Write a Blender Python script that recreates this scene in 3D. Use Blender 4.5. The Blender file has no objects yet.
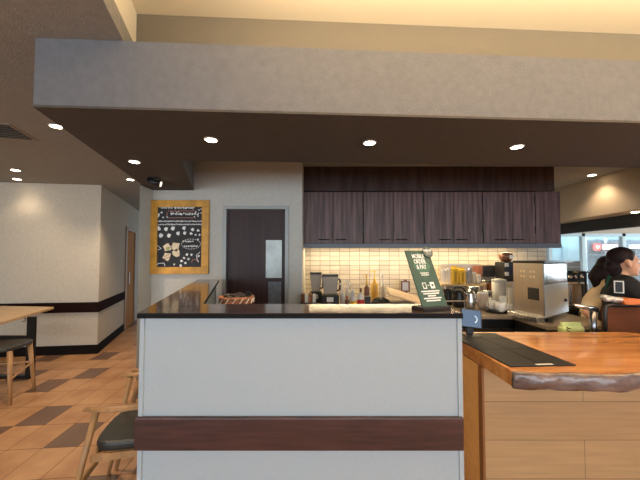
import bpy, bmesh, math, random
from mathutils import Vector, Matrix
PI = math.pi
C = bpy.context.scene.collection
random.seed(7)
CAM = Vector((0, 0, 1.4)); TH = math.radians(2.0); F = 300.0; SH = 7.5
# ---------------------------------------------------------------- rays: photo pixel -> point on a real plane
def ray(px, py):
    x = (px-320)/F; v = (240-py+SH)/F
    return Vector((x, math.cos(TH)-v*math.sin(TH), math.sin(TH)+v*math.cos(TH)))
def PZ(px, py, z):
    d = ray(px, py); return CAM + d*((z-CAM.z)/d.z)
def PY(px, py, y):
    d = ray(px, py); return CAM + d*(y/d.y)
def X(px, y, py=258): return PY(px, py, y).x
def Zz(py, y, px=320): return PY(px, py, y).z
# ---------------------------------------------------------------- materials
MT = {}
def mat(name, col, rough=.6, metal=0, noise=0, nscale=8, stretch=(1,1,1), bump=0, bscale=60, emit=0, trans=0, col2=None, coat=0, alpha=1, spec=None):
    if name in MT: return MT[name]
    m = bpy.data.materials.new(name); m.use_nodes = True; nt = m.node_tree; b = nt.nodes['Principled BSDF']
    c = (*col, 1); b.inputs['Base Color'].default_value = c
    b.inputs['Roughness'].default_value = rough; b.inputs['Metallic'].default_value = metal
    if trans: b.inputs['Transmission Weight'].default_value = trans
    if coat: b.inputs['Coat Weight'].default_value = coat; b.inputs['Coat Roughness'].default_value = .08
    if alpha < 1: b.inputs['Alpha'].default_value = alpha
    if spec is not None: b.inputs['Specular IOR Level'].default_value = spec
    if emit:
        b.inputs['Emission Color'].default_value = c; b.inputs['Emission Strength'].default_value = emit
    tc = nt.nodes.new('ShaderNodeTexCoord')
    if noise or col2:
        mp = nt.nodes.new('ShaderNodeMapping'); mp.inputs['Scale'].default_value = stretch
        nt.links.new(tc.outputs['Object'], mp.inputs['Vector'])
        n = nt.nodes.new('ShaderNodeTexNoise'); n.inputs['Scale'].default_value = nscale; n.inputs['Detail'].default_value = 6
        nt.links.new(mp.outputs['Vector'], n.inputs['Vector'])
        r = nt.nodes.new('ShaderNodeValToRGB'); k = noise or .3
        if col2 is None: lo = [v*(1-k) for v in col]; hi = [min(1, v*(1+k)) for v in col]
        else: lo = col; hi = col2
        r.color_ramp.elements[0].position = .33; r.color_ramp.elements[1].position = .67
        r.color_ramp.elements[0].color = (*lo, 1); r.color_ramp.elements[1].color = (*hi, 1)
        nt.links.new(n.outputs['Fac'], r.inputs['Fac']); nt.links.new(r.outputs['Color'], b.inputs['Base Color'])
    if bump:
        n2 = nt.nodes.new('ShaderNodeTexNoise'); n2.inputs['Scale'].default_value = bscale; n2.inputs['Detail'].default_value = 3
        nt.links.new(tc.outputs['Object'], n2.inputs['Vector'])
        bp = nt.nodes.new('ShaderNodeBump'); bp.inputs['Strength'].default_value = bump; bp.inputs['Distance'].default_value = .01
        nt.links.new(n2.outputs['Fac'], bp.inputs['Height']); nt.links.new(bp.outputs['Normal'], b.inputs['Normal'])
    MT[name] = m; return m
def brickmat(name, c1, c2, mort, w, h, ms, rough, off=.5, axis='xz', bump=.4, grain=0, shift=(0,0), coat=0):
    m = mat(name, c1, rough, coat=coat); nt = m.node_tree; b = nt.nodes['Principled BSDF']
    tc = nt.nodes.new('ShaderNodeTexCoord'); sp = nt.nodes.new('ShaderNodeSeparateXYZ'); cb = nt.nodes.new('ShaderNodeCombineXYZ')
    nt.links.new(tc.outputs['Object'], sp.inputs[0])
    for k, a in enumerate(axis):
        ad = nt.nodes.new('ShaderNodeMath'); ad.operation = 'ADD'; ad.inputs[1].default_value = shift[k]
        nt.links.new(sp.outputs['xyz'.index(a)], ad.inputs[0]); nt.links.new(ad.outputs[0], cb.inputs[k])
    t = nt.nodes.new('ShaderNodeTexBrick'); t.offset = off; t.inputs['Scale'].default_value = 1
    t.inputs['Brick Width'].default_value = w; t.inputs['Row Height'].default_value = h; t.inputs['Mortar Size'].default_value = ms
    t.inputs['Color1'].default_value = (*c1,1); t.inputs['Color2'].default_value = (*c2,1); t.inputs['Mortar'].default_value = (*mort,1)
    nt.links.new(cb.outputs[0], t.inputs['Vector'])
    out = t.outputs['Color']
    if grain:
        mp = nt.nodes.new('ShaderNodeMapping'); mp.inputs['Scale'].default_value = (2, 2, 40)
        nt.links.new(tc.outputs['Object'], mp.inputs['Vector'])
        n = nt.nodes.new('ShaderNodeTexNoise'); n.inputs['Scale'].default_value = 1.6; n.inputs['Detail'].default_value = 6
        nt.links.new(mp.outputs['Vector'], n.inputs['Vector'])
        r = nt.nodes.new('ShaderNodeValToRGB'); r.color_ramp.elements[0].position=.3; r.color_ramp.elements[1].position=.7
        r.color_ramp.elements[0].color = (1-grain,)*3+(1,); r.color_ramp.elements[1].color = (1,1,1,1)
        nt.links.new(n.outputs['Fac'], r.inputs['Fac'])
        mx = nt.nodes.new('ShaderNodeMix'); mx.data_type = 'RGBA'; mx.blend_type = 'MULTIPLY'; mx.inputs['Factor'].default_value = 1
        nt.links.new(out, mx.inputs[6]); nt.links.new(r.outputs['Color'], mx.inputs[7]); out = mx.outputs[2]
    nt.links.new(out, b.inputs['Base Color'])
    if bump:
        bp = nt.nodes.new('ShaderNodeBump'); bp.inputs['Strength'].default_value = bump; bp.inputs['Distance'].default_value = .004; bp.invert = True
        nt.links.new(t.outputs['Fac'], bp.inputs['Height']); nt.links.new(bp.outputs['Normal'], b.inputs['Normal'])
    return m
wallpaper = mat('cream_wallpaper', (.63,.565,.455), .85, noise=.05, nscale=30, bump=.25, bscale=220)
whitewall = mat('pale_wallpaper', (.53,.52,.47), .85, noise=.04, nscale=30, bump=.2, bscale=220)
ceilm = mat('taupe_ceiling_paper', (.33,.315,.275), .9, noise=.06, nscale=25, bump=.35, bscale=150)
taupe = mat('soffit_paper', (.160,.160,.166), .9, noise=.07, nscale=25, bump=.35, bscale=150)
recessc = mat('cream_recess_paint', (.88,.80,.62), .9)
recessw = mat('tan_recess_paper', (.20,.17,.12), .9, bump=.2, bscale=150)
panelw = mat('pale_counter_laminate', (.39,.44,.465), .55, noise=.02, nscale=90)
darkwood = mat('dark_red_brown_wood', (.05,.018,.014), .33, noise=.35, nscale=6, stretch=(1,6,12), coat=.2)
blacktop = mat('glossy_dark_counter_wood', (.028,.016,.011), .17, col2=(.075,.04,.025), nscale=3, stretch=(1,9,1), coat=.4)
blackedge = mat('black_edge', (.006,.005,.005), .6, spec=.15)
black = mat('black_plastic', (.012,.012,.013), .4)
blackm = mat('black_metal', (.015,.014,.014), .35, metal=.3)
cabw = mat('smoked_oak_cabinet', (.058,.031,.030), .42, spec=.35, col2=(.175,.105,.10), nscale=2.2, stretch=(14,14,.7), bump=.15, bscale=40)
cabfr = mat('smoked_oak_fascia', (.046,.024,.020), .5, spec=.25, col2=(.075,.05,.044), nscale=2, stretch=(10,10,1))
cabedge = mat('cabinet_bottom_rail', (.10,.11,.13), .4)
doorw = mat('dark_walnut_door', (.030,.013,.013), .45, spec=.3, col2=(.052,.025,.022), nscale=2, stretch=(12,12,.5))
greyfr = mat('grey_metal_frame', (.33,.34,.33), .45, metal=.2)
steel = mat('brushed_steel', (.62,.63,.64), .27, metal=1, noise=.05, nscale=4, stretch=(40,40,1))
chrome = mat('chrome', (.75,.75,.76), .12, metal=1)
ash = mat('light_oiled_ash', (.44,.235,.095), .42, noise=.15, nscale=5, stretch=(6,6,1.5))
leather = mat('dark_olive_leather', (.028,.027,.022), .42, bump=.2, bscale=90)
orangew = mat('orange_lacquered_slab', (.43,.17,.05), .25, col2=(.60,.28,.095), nscale=2.4, stretch=(1,9,9), coat=.5)
bark = mat('live_edge_bark', (.06,.032,.028), .3, col2=(.24,.17,.15), nscale=6, stretch=(1,1,3), bump=1.0, bscale=14, coat=.5)
sidewood = mat('orange_side_plywood', (.74,.39,.13), .4, col2=(.82,.46,.17), nscale=2, stretch=(2,10,14))
plank = brickmat('oak_plank_cladding', (.50,.315,.15), (.44,.27,.125), (.20,.11,.045), 1.8, .197, .0016, .42, axis='xz', bump=.2, grain=.16, shift=(-1.38,-.056))
splash = brickmat('beige_splash_tiles', (.66,.58,.45), (.52,.45,.35), (.24,.19,.15), .131, .062, .0035, .3, off=0, axis='xz', bump=.5, grain=.22)
yellowwood = mat('golden_pine_frame', (.62,.30,.03), .45, noise=.25, nscale=4, stretch=(2,2,2))
slate = mat('chalkboard_black', (.016,.015,.017), .6, noise=.3, nscale=5)
chalk = mat('white_chalk', (.85,.85,.82), .9)
chalkp = mat('salmon_chalk', (.5,.22,.17), .9)
chalkg = mat('green_chalk', (.35,.42,.16), .9)
cream = mat('cream_chalk', (.78,.66,.45), .9)
white = mat('white_glaze', (.78,.76,.70), .25)
whitep = mat('white_plastic', (.75,.74,.70), .4)
glassm = mat('clear_plastic', (.80,.84,.86), .08, alpha=.35)
smoke = mat('smoky_jar_plastic', (.30,.31,.33), .12, alpha=.6)
green = mat('forest_green_card', (.028,.078,.062), .55, noise=.06)
greenl = mat('light_green_diamond', (.04,.14,.10), .45)
apron = mat('green_apron_cloth', (.012,.10,.06), .8, bump=.3, bscale=90)
beige = mat('cream_shirt_cloth', (.86,.66,.42), .85, bump=.4, bscale=30)
blackcl = mat('black_shirt_cloth', (.010,.009,.009), .85, bump=.3, bscale=40)
skin = mat('skin', (.62,.33,.20), .5)
hairm = mat('dark_brown_hair', (.016,.007,.007), .6, spec=.25, bump=.6, bscale=60, noise=.3, nscale=20, stretch=(1,1,.2))
yellow = mat('yellow_packet', (.85,.52,.02), .4)
limeb = mat('pale_green_bag', (.55,.62,.25), .5, noise=.15, nscale=12)
brownb = mat('brown_sauce', (.16,.05,.015), .3)
redl = mat('red_label', (.55,.03,.03), .5)
kraft = mat('orange_kraft_paper', (.60,.17,.05), .6, bump=.3, bscale=20)
foil = mat('silver_crumpled_wrap', (.65,.62,.60), .3, metal=.5, bump=1, bscale=30)
posw = mat('reddish_back_panel', (.10,.032,.012), .6, spec=.15, noise=.2, nscale=3, stretch=(1,1,10))
basketm = mat('woven_brown_basket', (.36,.15,.08), .7, noise=.5, nscale=40, stretch=(1,1,1), bump=.6, bscale=60)
grout = mat('brown_grout', (.20,.10,.05), .9)
tileo = mat('terracotta_tile', (.43,.205,.09), .36, col2=(.60,.335,.165), nscale=3.5, bump=.06, bscale=25)
tiled = mat('dark_brown_tile', (.155,.085,.055), .36, col2=(.20,.115,.075), nscale=3, bump=.06, bscale=25)
basebl = mat('black_baseboard_tile', (.014,.010,.009), .7, spec=.05)
railm = mat('dark_wall_rail', (.022,.010,.009), .8, spec=.03)
lampm = mat('lamp_glow', (1,.82,.58), emit=30)
stripm = mat('under_cabinet_led', (1,.72,.34), emit=6)
screen = mat('blue_screen', (.05,.09,.17), .2, emit=.6)
screenw = mat('screen_white_icon', (.55,.68,.8), .3, emit=1.0)
signred = mat('red_backlit_sign', (.9,.10,.08), .5, emit=1.3)
signwhite = mat('white_backlit_letter', (1,.93,.88), .5, emit=1.4)
facade = mat('pale_mall_facade', (.32,.52,.60), .6, noise=.2, nscale=2, emit=0)
facade2 = mat('steel_blue_shopfront', (.10,.17,.23), .4, noise=.25, nscale=2)
winframe = mat('white_blue_window_frame', (.62,.80,.88), .5)
pane = mat('window_glass', (.9,.96,1), .03, alpha=.12)
# ---------------------------------------------------------------- mesh helpers
def link(name, me, m, parent=None, loc=None, smooth=False):
    o = bpy.data.objects.new(name, me); C.objects.link(o)
    if m is not None: me.materials.append(m)
    if parent is not None: o.parent = parent
    if loc is not None: o.location = loc
    if smooth:
        for p in me.polygons: p.use_smooth = True
    return o
def obj(name, bm, m, parent=None, loc=None, smooth=False, bevel=0):
    me = bpy.data.meshes.new(name); bmesh.ops.recalc_face_normals(bm, faces=bm.faces[:]); bm.to_mesh(me); bm.free()
    o = link(name, me, m, parent, loc, smooth)
    if bevel:
        b = o.modifiers.new('Bevel', 'BEVEL'); b.width = bevel; b.segments = 2; b.limit_method = 'ANGLE'
    return o
def bx(x0, x1, y0, y1, z0, z1, bm=None):
    bm = bm or bmesh.new()
    v = [bm.verts.new((x, y, z)) for z in (z0, z1) for x, y in ((x0,y0),(x1,y0),(x1,y1),(x0,y1))]
    for f in ((0,1,2,3),(4,5,6,7),(0,1,5,4),(1,2,6,5),(2,3,7,6),(3,0,4,7)): bm.faces.new([v[i] for i in f])
    return bm
def prism(pts, z0, z1, bm=None):
    bm = bm or bmesh.new(); n = len(pts)
    a = [bm.verts.new((p[0], p[1], z0)) for p in pts]; b = [bm.verts.new((p[0], p[1], z1)) for p in pts]
    bm.faces.new(a); bm.faces.new(b)
    for i in range(n): bm.faces.new((a[i], a[(i+1)%n], b[(i+1)%n], b[i]))
    return bm
def tube(pts, rad, bm=None, seg=10, sy=1.0):
    bm = bm or bmesh.new(); pts = [Vector(p) for p in pts]
    if not hasattr(rad, '__len__'): rad = [rad]*len(pts)
    rings = []; ref = None
    for i, p in enumerate(pts):
        t = (pts[min(i+1, len(pts)-1)]-pts[max(i-1, 0)]).normalized()
        if ref is None: ref = Vector((0,0,1)) if abs(t.z) < .9 else Vector((1,0,0))
        u = t.cross(ref).normalized(); w = u.cross(t).normalized(); ref = w
        rings.append([bm.verts.new(p+(u*math.cos(2*PI*k/seg)+w*math.sin(2*PI*k/seg)*sy)*rad[i]) for k in range(seg)])
    for a, b in zip(rings, rings[1:]):
        for k in range(seg): bm.faces.new((a[k], a[(k+1)%seg], b[(k+1)%seg], b[k]))
    bm.faces.new(rings[0]); bm.faces.new(rings[-1]); return bm
def lathe(prof, bm=None, seg=24, c=(0,0,0), sx=1, sy=1):
    bm = bm or bmesh.new(); rings = []
    for r, z in prof:
        rings.append([bm.verts.new((c[0]+max(r,.0004)*math.cos(2*PI*k/seg)*sx, c[1]+max(r,.0004)*math.sin(2*PI*k/seg)*sy, c[2]+z)) for k in range(seg)])
    for a, b in zip(rings, rings[1:]):
        for k in range(seg): bm.faces.new((a[k], a[(k+1)%seg], b[(k+1)%seg], b[k]))
    bm.faces.new(rings[0]); bm.faces.new(rings[-1]); return bm
def ball(c, r, bm=None, seg=16):
    bm = bm or bmesh.new(); r = Vector(r) if hasattr(r, '__len__') else Vector((r,)*3)
    bmesh.ops.create_uvsphere(bm, u_segments=seg, v_segments=seg//2+2, radius=1, matrix=Matrix.Translation(c) @ Matrix.Diagonal((*r,1)))
    return bm
def xf(bm, M):
    bmesh.ops.transform(bm, matrix=M, verts=bm.verts[:]); return bm
def text_bm(s, size, depth=.0006, align='CENTER', track=1.0):
    cu = bpy.data.curves.new('lettering', 'FONT'); cu.body = s; cu.size = size; cu.extrude = depth; cu.align_x = align; cu.align_y = 'CENTER'; cu.offset = size*.012; cu.space_character = track
    o = bpy.data.objects.new('lettering', cu); C.objects.link(o); bpy.context.view_layer.update()
    me = bpy.data.meshes.new_from_object(o.evaluated_get(bpy.context.evaluated_depsgraph_get()))
    bm = bmesh.new(); bm.from_mesh(me); bpy.data.objects.remove(o); bpy.data.curves.remove(cu); bpy.data.meshes.remove(me); return bm
def tag(o, label, cat, group=None, kind=None):
    o['label'] = label; o['category'] = cat
    if group: o['group'] = group
    if kind: o['kind'] = kind
    return o
def thing(name, label, cat, loc=(0,0,0), rz=0, group=None):
    o = bpy.data.objects.new(name, None); C.objects.link(o); o.location = loc; o.rotation_euler = (0,0,rz); o.empty_display_size = .1
    return tag(o, label, cat, group)
def struct(name, bm, m, parent=None, **k):
    o = obj(name, bm, m, parent, **k)
    if parent is None: o['kind'] = 'structure'
    return o
def dup(o, parent=None):
    c = o.copy(); C.objects.link(c); c.parent = parent
    for ch in list(o.children): dup(ch, c)
    return c
def place(root, loc, rz, label, group=None):
    c = dup(root); c.location = loc; c.rotation_euler = (0,0,rz); c['label'] = label
    if group: c['group'] = group
    return c
# ================================================================= SETTING
CE = 2.49; SO = 2.14
# floor: grout bed plus individually laid tiles, one mesh
def build_floor():
    bm = bx(-8, 12, -5, 10, -.1, -.002); mats = [grout, tileo, tiled]
    a = math.radians(5.2); ca, sa = math.cos(a), math.sin(a); T = .24; TV = .334
    o0 = PZ(42.7, 448.3, 0)                     # a tile corner
    darks = {(0,0),(-3,0),(-2,1),(-7,1),(-4,3),(-8,3),(-6,4),(-3,4),(-4,6),(-7,6),(-10,5),(2,2),(1,4),(-6,-1),(2,-2)}
    for i in range(-46, 58):
        for j in range(-24, 30):
            u0, v0 = i*T, j*TV
            px = o0.x+(u0*ca-v0*sa); py = o0.y+(u0*sa+v0*ca)
            if px < -7.9 or px > 11.5 or py < -4.9 or py > 9.6: continue
            g = .0025; vs = []
            for du, dv in ((g,g),(T-g,g),(T-g,TV-g),(g,TV-g)):
                u, v = u0+du, v0+dv
                vs.append(bm.verts.new((o0.x+u*ca-v*sa, o0.y+u*sa+v*ca, 0)))
            f = bm.faces.new(vs)
            near = -10 <= i <= 4 and -3 <= j <= 7
            f.material_index = 2 if ((i, j) in darks if near else (i*3+j*5) % 13 in (0, 5)) else 1
    me = bpy.data.meshes.new('floor'); bm.to_mesh(me); bm.free()
    o = link('floor', me, grout); me.materials.append(tileo); me.materials.append(tiled)
    for p in me.polygons:
        if p.normal.z < 0 and len(p.vertices) == 4 and p.material_index: p.flip()
    me.update(); o['kind'] = 'structure'
build_floor()
# left wall, turning into the corridor
A = PZ(0, 357, 0); B = PZ(97, 353.5, 0); D = PZ(124, 330, 0)
ab = (B-A).normalized(); bd = (D-B).normalized()
A0 = A-ab*4; D1 = B+bd*2.55; E = B+bd*(D-B).length; DE = B+bd*((D-B).length+.78)
nab = Vector((-ab.y, ab.x, 0)); nbd = Vector((-bd.y, bd.x, 0))
def wallseg(p, q, n, t, z0, z1, bm=None): return prism([p, q, q+n*t, p+n*t], z0, z1, bm)
struct('wall_left', prism([A0, B, B+nab*.12-ab*.08, A0+nab*.12], 0, CE), wallpaper)
bm = prism([B, E, E+nbd*.12, B+nab*.12-ab*.22], 0, CE); wallseg(E, DE, nbd, .12, 2.0, CE, bm); wallseg(DE, DE+bd*1.6, nbd, .12, 0, CE, bm)
struct('wall_corridor', bm, wallpaper)
R0 = Zz(312, B.y, 97); R1 = Zz(302, B.y, 97)
struct('trim_1', wallseg(A0, B+ab*.014, -nab, .016, R0, R1), railm)
struct('trim_2', wallseg(B-bd*.02, E-bd*.03, -nbd, .014, R0, R1), railm)
bm = wallseg(A0, B+ab*.012, -nab, .014, 0, .13); struct('baseboard_left', bm, basebl)
struct('baseboard_corridor', wallseg(B-bd*.02, E-bd*.03, -nbd, .012, 0, .13), basebl)
# corridor door
dd = struct('door_1', wallseg(E+bd*.05, DE-bd*.05, nbd, .05, 0, 1.95), mat('light_oak_door', (.55,.25,.08), .7, spec=.05, noise=.15, nscale=3, stretch=(8,8,.6)))
bm = bmesh.new()
for p, q, z0, z1 in ((E-bd*.05, E+bd*.05, 0, 2.0), (DE-bd*.05, DE+bd*.05, 0, 2.0), (E-bd*.05, DE+bd*.05, 1.95, 2.02)):
    prism([p-nbd*.02, q-nbd*.02, q+nbd*.11, p+nbd*.11], z0, z1, bm)
struct('door_frame', bm, mat('door_jamb_wood', (.35,.22,.11), .5), dd)
h = DE-bd*.62-nbd*.03
struct('door_handle', tube([h+Vector((0,0,.88)), h+Vector((0,0,1.12))], .012), chrome, dd)
# chalkboard wall, door wall
WY = 3.26
W0 = Vector((X(138.5, 3.02), 3.02, 0)); W1 = Vector((X(146, WY), WY, 0)); W2 = Vector((X(302, WY), WY, 0))
dl, dr = X(224.5, WY), X(287, WY); dt = Zz(207.5, WY)
KY = 3.98
bm = prism([W0, W1, (W1.x, KY+3), (W0.x-.01, KY+3)], 0, CE)
bx(W1.x, dl, WY, WY+.15, 0, CE, bm); bx(dl, dr, WY, WY+.15, dt, CE, bm); bx(dr, W2.x, WY, KY+.1, 0, CE, bm)
struct('wall_back', bm, whitewall)
d2 = struct('door_2', bx(dl+.02, dr-.02, WY+.03, WY+.07, 0, dt-.02), doorw)
bm = bx(dl-.016, dl+.02, WY-.02, WY+.08, 0, dt-.02); bx(dr-.02, dr+.016, WY-.02, WY+.08, 0, dt-.02, bm); bx(dl-.016, dr+.016, WY-.02, WY+.08, dt-.02, dt+.014, bm)
struct('door_frame', bm, greyfr, d2)
struct('door_window', bx(X(265.5,WY), X(281.5,WY), WY+.02, WY+.035, Zz(278,WY), Zz(240,WY)), mat('reflection_toned_glass', (.55,.62,.60), .25, noise=.15, nscale=9), d2)  # whitish reflection of the glass is put into its base colour
struct('kick_panel', bx(X(268,WY), X(281,WY), WY+.022, WY+.035, Zz(318,WY), Zz(282,WY)), mat('grey_notice_panel', (.14,.15,.17), .4, noise=.3, nscale=20), d2)
# kitchen wall with splash tiles
struct('wall_kitchen', bx(W2.x, 3.0, KY, KY+.1, 0, CE), splash)
# ceiling with the raised recess
L0 = PZ(103, 0, CE); L1 = PZ(123, 40, CE); ld = (L1-L0).normalized()
RB = 1.66; RR = 6.0
LB = L1+ld*((RB-L1.y)/ld.y); LF = L0-ld*((L0.y+4.9)/ld.y)
bm = prism([(-8,-4.9), LF, LB, (-8, RB)], CE, CE+.1); prism([(-8,RB), LB, (RR,RB+.36), (12,RB+.36), (12,9.9), (-8,9.9)], CE, CE+.1, bm); prism([(RR,-4.9),(12,-4.9),(12,RB+.36),(RR,RB+.36)], CE, CE+.1, bm)
struct('ceiling', bm, ceilm)
RZ = Zz(14, RB, 143)
RR = 6.0
bm = prism([LF, (RR, -4.9), (RR, RB+.36), LB+Vector((0,.0,0))], RZ, RZ+.08); struct('ceiling_recess', bm, recessc)
bm = prism([LF+Vector((-.1,0,0)), LF, LB, LB+Vector((-.1,0,0))], CE+.1, RZ); struct('wall_recess_side', bm, recessc)
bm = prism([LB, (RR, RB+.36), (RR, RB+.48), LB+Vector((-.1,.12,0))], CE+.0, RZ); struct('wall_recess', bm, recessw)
# dropped soffit, L shaped
F0 = PZ(33, 107, SO); F1 = PZ(640, 123, SO); fd = (F1-F0).normalized(); F2 = F0+fd*6.8
S0 = PZ(181, 160.5, SO); S1 = PZ(193, 190, SO); SL = PZ(137, 181, SO); sld = (SL-F0).normalized()
SB = F0+sld*((WY-F0.y)/sld.y)
bd2 = PZ(640, 167, SO)
S0r = S0+fd*(6.2)
W0s = Vector((W0.x-.0, W0.y-.01, 0))
SLe = F0+sld*((W0.y-F0.y)/sld.y)
pts = [F0, F2, Vector((F2.x, S0.y+fd.y*5.4+.03, 0)), S0, Vector((S1.x, WY-.001, 0)), Vector((W1.x, WY-.001, 0)), Vector((W0.x+.002, W0.y-.002, 0)), SLe]
struct('ceiling_soffit', prism(pts, SO+.012, CE-.001), taupe)
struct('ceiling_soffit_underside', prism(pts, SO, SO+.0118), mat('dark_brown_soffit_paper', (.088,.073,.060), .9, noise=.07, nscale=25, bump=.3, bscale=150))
# right beam and black pelmet over the windows
BX = 3.74
struct('beam_right', bx(BX, BX+.4, 2.0, 7.6, 1.97, CE-.001), mat('tan_beam_paper', (.46,.36,.245), .9, bump=.2, bscale=150))
struct('trim_3', bx(BX+.3, BX+.4, 2.0, 7.6, 1.80, 1.968), mat('black_pelmet', (.012,.01,.01), .6))
# room shell behind the camera
bm = bx(-8, 12, -5.1, -4.9, 0, .5); bx(-8, 12, -5.1, -4.9, 2.3, 2.85, bm)
for x in (-8, -4.2, -.4, 3.4, 7.2, 11.8): bx(x, x+.2, -5.1, -4.9, .5, 2.3, bm)
struct('wall_front', bm, wallpaper)
struct('wall_west', bx(-8.1, -8, -5, 10, 0, 2.85), wallpaper)
struct('wall_east', bx(12, 12.1, -5, 10, 0, 2.85), wallpaper)
struct('wall_kitchen_side', bx(2.95, 3.05, KY+.1, 7.4, 0, CE), wallpaper)
# window wall at the far right back
GY = 7.4
fm = bmesh.new()
bx(3.05, 12, GY, GY+.08, 0, .55, fm); bx(3.05, 12, GY, GY+.08, Zz(233.5, GY), CE, fm)
struct('wall_window', fm, mat('pale_wood_header', (.55,.46,.36), .6))
w = struct('window_1', bx(3.05, 12, GY+.03, GY+.036, .55, Zz(233.5, GY)), pane)
bm = bmesh.new()
for p in (583.5, 624, 664, 705, 550): bx(X(p-1.6, GY), X(p+1.6, GY), GY-.02, GY+.07, .55, Zz(233.5, GY), bm)
bx(3.05, 12, GY-.02, GY+.07, Zz(236.3, GY), Zz(233.5, GY), bm)
struct('window_frame', bm, winframe, w)
# what stands beyond the glass: a lit concourse with a shopfront
CY = 11.0
struct('ground_concourse', bx(0, 24, 9.6, 16, -.1, 0), mat('pale_concourse_floor', (.55,.6,.62), .3))
t = thing('shopfront', 'pale blue glazed shopfront across the concourse with a red sign band', 'shopfront', (X(608, CY), CY, 0))
wd = 9.0
obj('wall', bx(-3.5, wd, .1, .4, 0, 4.2), facade, t)
obj('sign_band', bx(X(588,CY)-X(608,CY), X(618,CY)-X(608,CY)+3.2, -.02, .1, Zz(253.5,CY), Zz(240,CY)), facade2, t)
for i, (p, q, y0, y1) in enumerate(((564, 580, 262, 246), (587, 604, 290, 256), (607, 622, 290, 256), (626, 645, 290, 256))):
    obj('pane', bx(X(p,CY)-X(608,CY), X(q,CY)-X(608,CY), .02, .12, Zz(y0,CY), Zz(y1,CY)), facade2 if i else facade, t)
for p in (585, 605, 624): obj('post', bx(X(p,CY)-X(608,CY)-.05, X(p,CY)-X(608,CY)+.05, -.05, .12, 0, Zz(238,CY)), winframe, t)
t = thing('backlit_sign', 'glowing red roundel sign with white letters above the shopfront', 'sign', (X(602.5, CY), CY-.16, Zz(247.3, CY)))
u = CY/F
obj('sign_box', bx(-14*u, 13*u, 0, .08, -3.9*u, 3.9*u), mat('dull_red_box', (.16,.06,.08), .5), t, bevel=.02)
obj('roundel', xf(lathe([(0,0),(3.7*u,0),(3.7*u,.03),(0,.03)]), Matrix.Translation((-9.5*u,0,0)) @ Matrix.Rotation(PI/2,4,'X')), signred, t)
bm = tube([(-11*u,-.04,1.2*u),(-9.5*u,-.04,-1.2*u),(-8*u,-.04,1.2*u)], .5*u, seg=6); obj('roundel_mark', bm, signwhite, t)
for k in range(3):
    bm = bmesh.new(); cx = (-2.2+5.2*k)*u; s = 2.0*u
    for a, b in (((-1,1),(1,1)),((-1,-1),(1,-1)),((-1,1),(-1,-1)),((1,1),(1,-1)),((-1,0),(1,0)),((0,1.3),(0,-1))):
        if k == 1 and a == (0,1.3): a = (0,.4)
        tube([(cx+a[0]*s, -.03, a[1]*s), (cx+b[0]*s, -.03, b[1]*s)], .42*u, bm, seg=6)
    obj('letter', bm, signwhite, t)
tag(obj('sign_panel', bx(X(628,CY), X(640,CY), CY-.12, CY-.05, Zz(248.5,CY), Zz(245,CY)), signwhite), 'white glowing sign strip at the right end of the shopfront', 'sign')
# ================================================================= COUNTERS
CT = 1.175
c0 = PZ(140, 312.5, CT); c1 = PZ(460, 312.5, CT)
cy0 = (c0.y+c1.y)/2
bk = PZ(300, 304, CT).y
wo = PZ(198, 279.3, CT); wi = PZ(219, 279.5, CT); wn = PZ(203, 304, CT)
cl, cr = c0.x+.010, c1.x-.002
top_pts = [(cl-.012, cy0-.012), (cr+.006, cy0-.012), (cr+.006, bk), (wn.x, bk), (wi.x, wi.y), (wo.x, wo.y)]
t = thing('bar_countertop', 'glossy dark L-shaped countertop with black edge on the pale bar', 'countertop', (0,0,CT-.022))
obj('top_surface', prism(top_pts, .003, .022), blacktop, t)
obj('edge_band', prism([(cl-.014, cy0-.014), (cr+.008, cy0-.014), (cr+.008, bk), (wn.x, bk+.001), (wi.x+.002, wi.y), (wo.x-.002, wo.y)], 0, .0195), blackedge, t)
t = thing('bar_counter', 'pale white panelled bar counter with dark wooden bumper rail', 'counter', (0,0,0))
body = [(cl, cy0), (cr, cy0), (cr, bk-.02), (wn.x-.01, bk-.02), (wi.x-.02, wi.y-.02), (wi.x-.07, wi.y-.02), (wn.x-.07, bk), (cl+.04, bk-.06)]
obj('panel', prism(body, 0, CT-.024), panelw, t)
bm = bx(cl-.006, cl+.012, cy0-.006, cy0+.02, 0, CT-.024); obj('corner_trim', bm, panelw, t)
bm = bx(cr-.012, cr+.006, cy0-.006, cy0+.02, 0, CT-.024); obj('corner_trim', bm, panelw, t)
ry = cy0-.018
obj('bumper_rail', bx(X(133.5,ry,435), X(464.5,ry,435), ry, cy0+.0, Zz(451.5,ry), Zz(418,ry)), darkwood, t, bevel=.006)
# wooden counter with slab top
SZ = .90
k0 = PZ(517.5, 373.5, SZ); k1 = PZ(461, 341.5, SZ); kb = PZ(560, 332, SZ)
sx0 = (k0.x+k1.x)/2
# slab cuts back to a shallower front edge far to the right
t = thing('slab_countertop', 'thick orange lacquered wood slab top with dark live front edge', 'countertop', (0,0,0))
n = 60; x_end = 3.0
def fy(x): return k0.y+.012*math.sin(x*9)+.006*math.sin(x*23+1)
xs = [sx0+(x_end-sx0)*i/n for i in range(n+1)]
bkp = [(x_end, kb.y-.1), (X(636,kb.y), kb.y-.08), (X(625,kb.y,332), kb.y), (sx0, kb.y)]
obj('slab', prism([(x, fy(x)+.012) for x in xs]+bkp, SZ-.068, SZ), orangew, t)
bm = bmesh.new(); rows = []
for x in xs:
    r = []
    for k in range(7):
        a = k/6; z = SZ-.0005-.073*a+.003*math.sin(x*31+2*a)
        y = fy(x)+.002-.010*math.sin(a*PI)+.004*math.sin(x*47+a*6)+.003*math.sin(x*97+a*11)
        r.append(bm.verts.new((x, y, z)))
    r.append(bm.verts.new((x, fy(x)+.014, SZ-.073))); r.append(bm.verts.new((x, fy(x)+.014, SZ-.0005)))
    rows.append(r)
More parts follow.
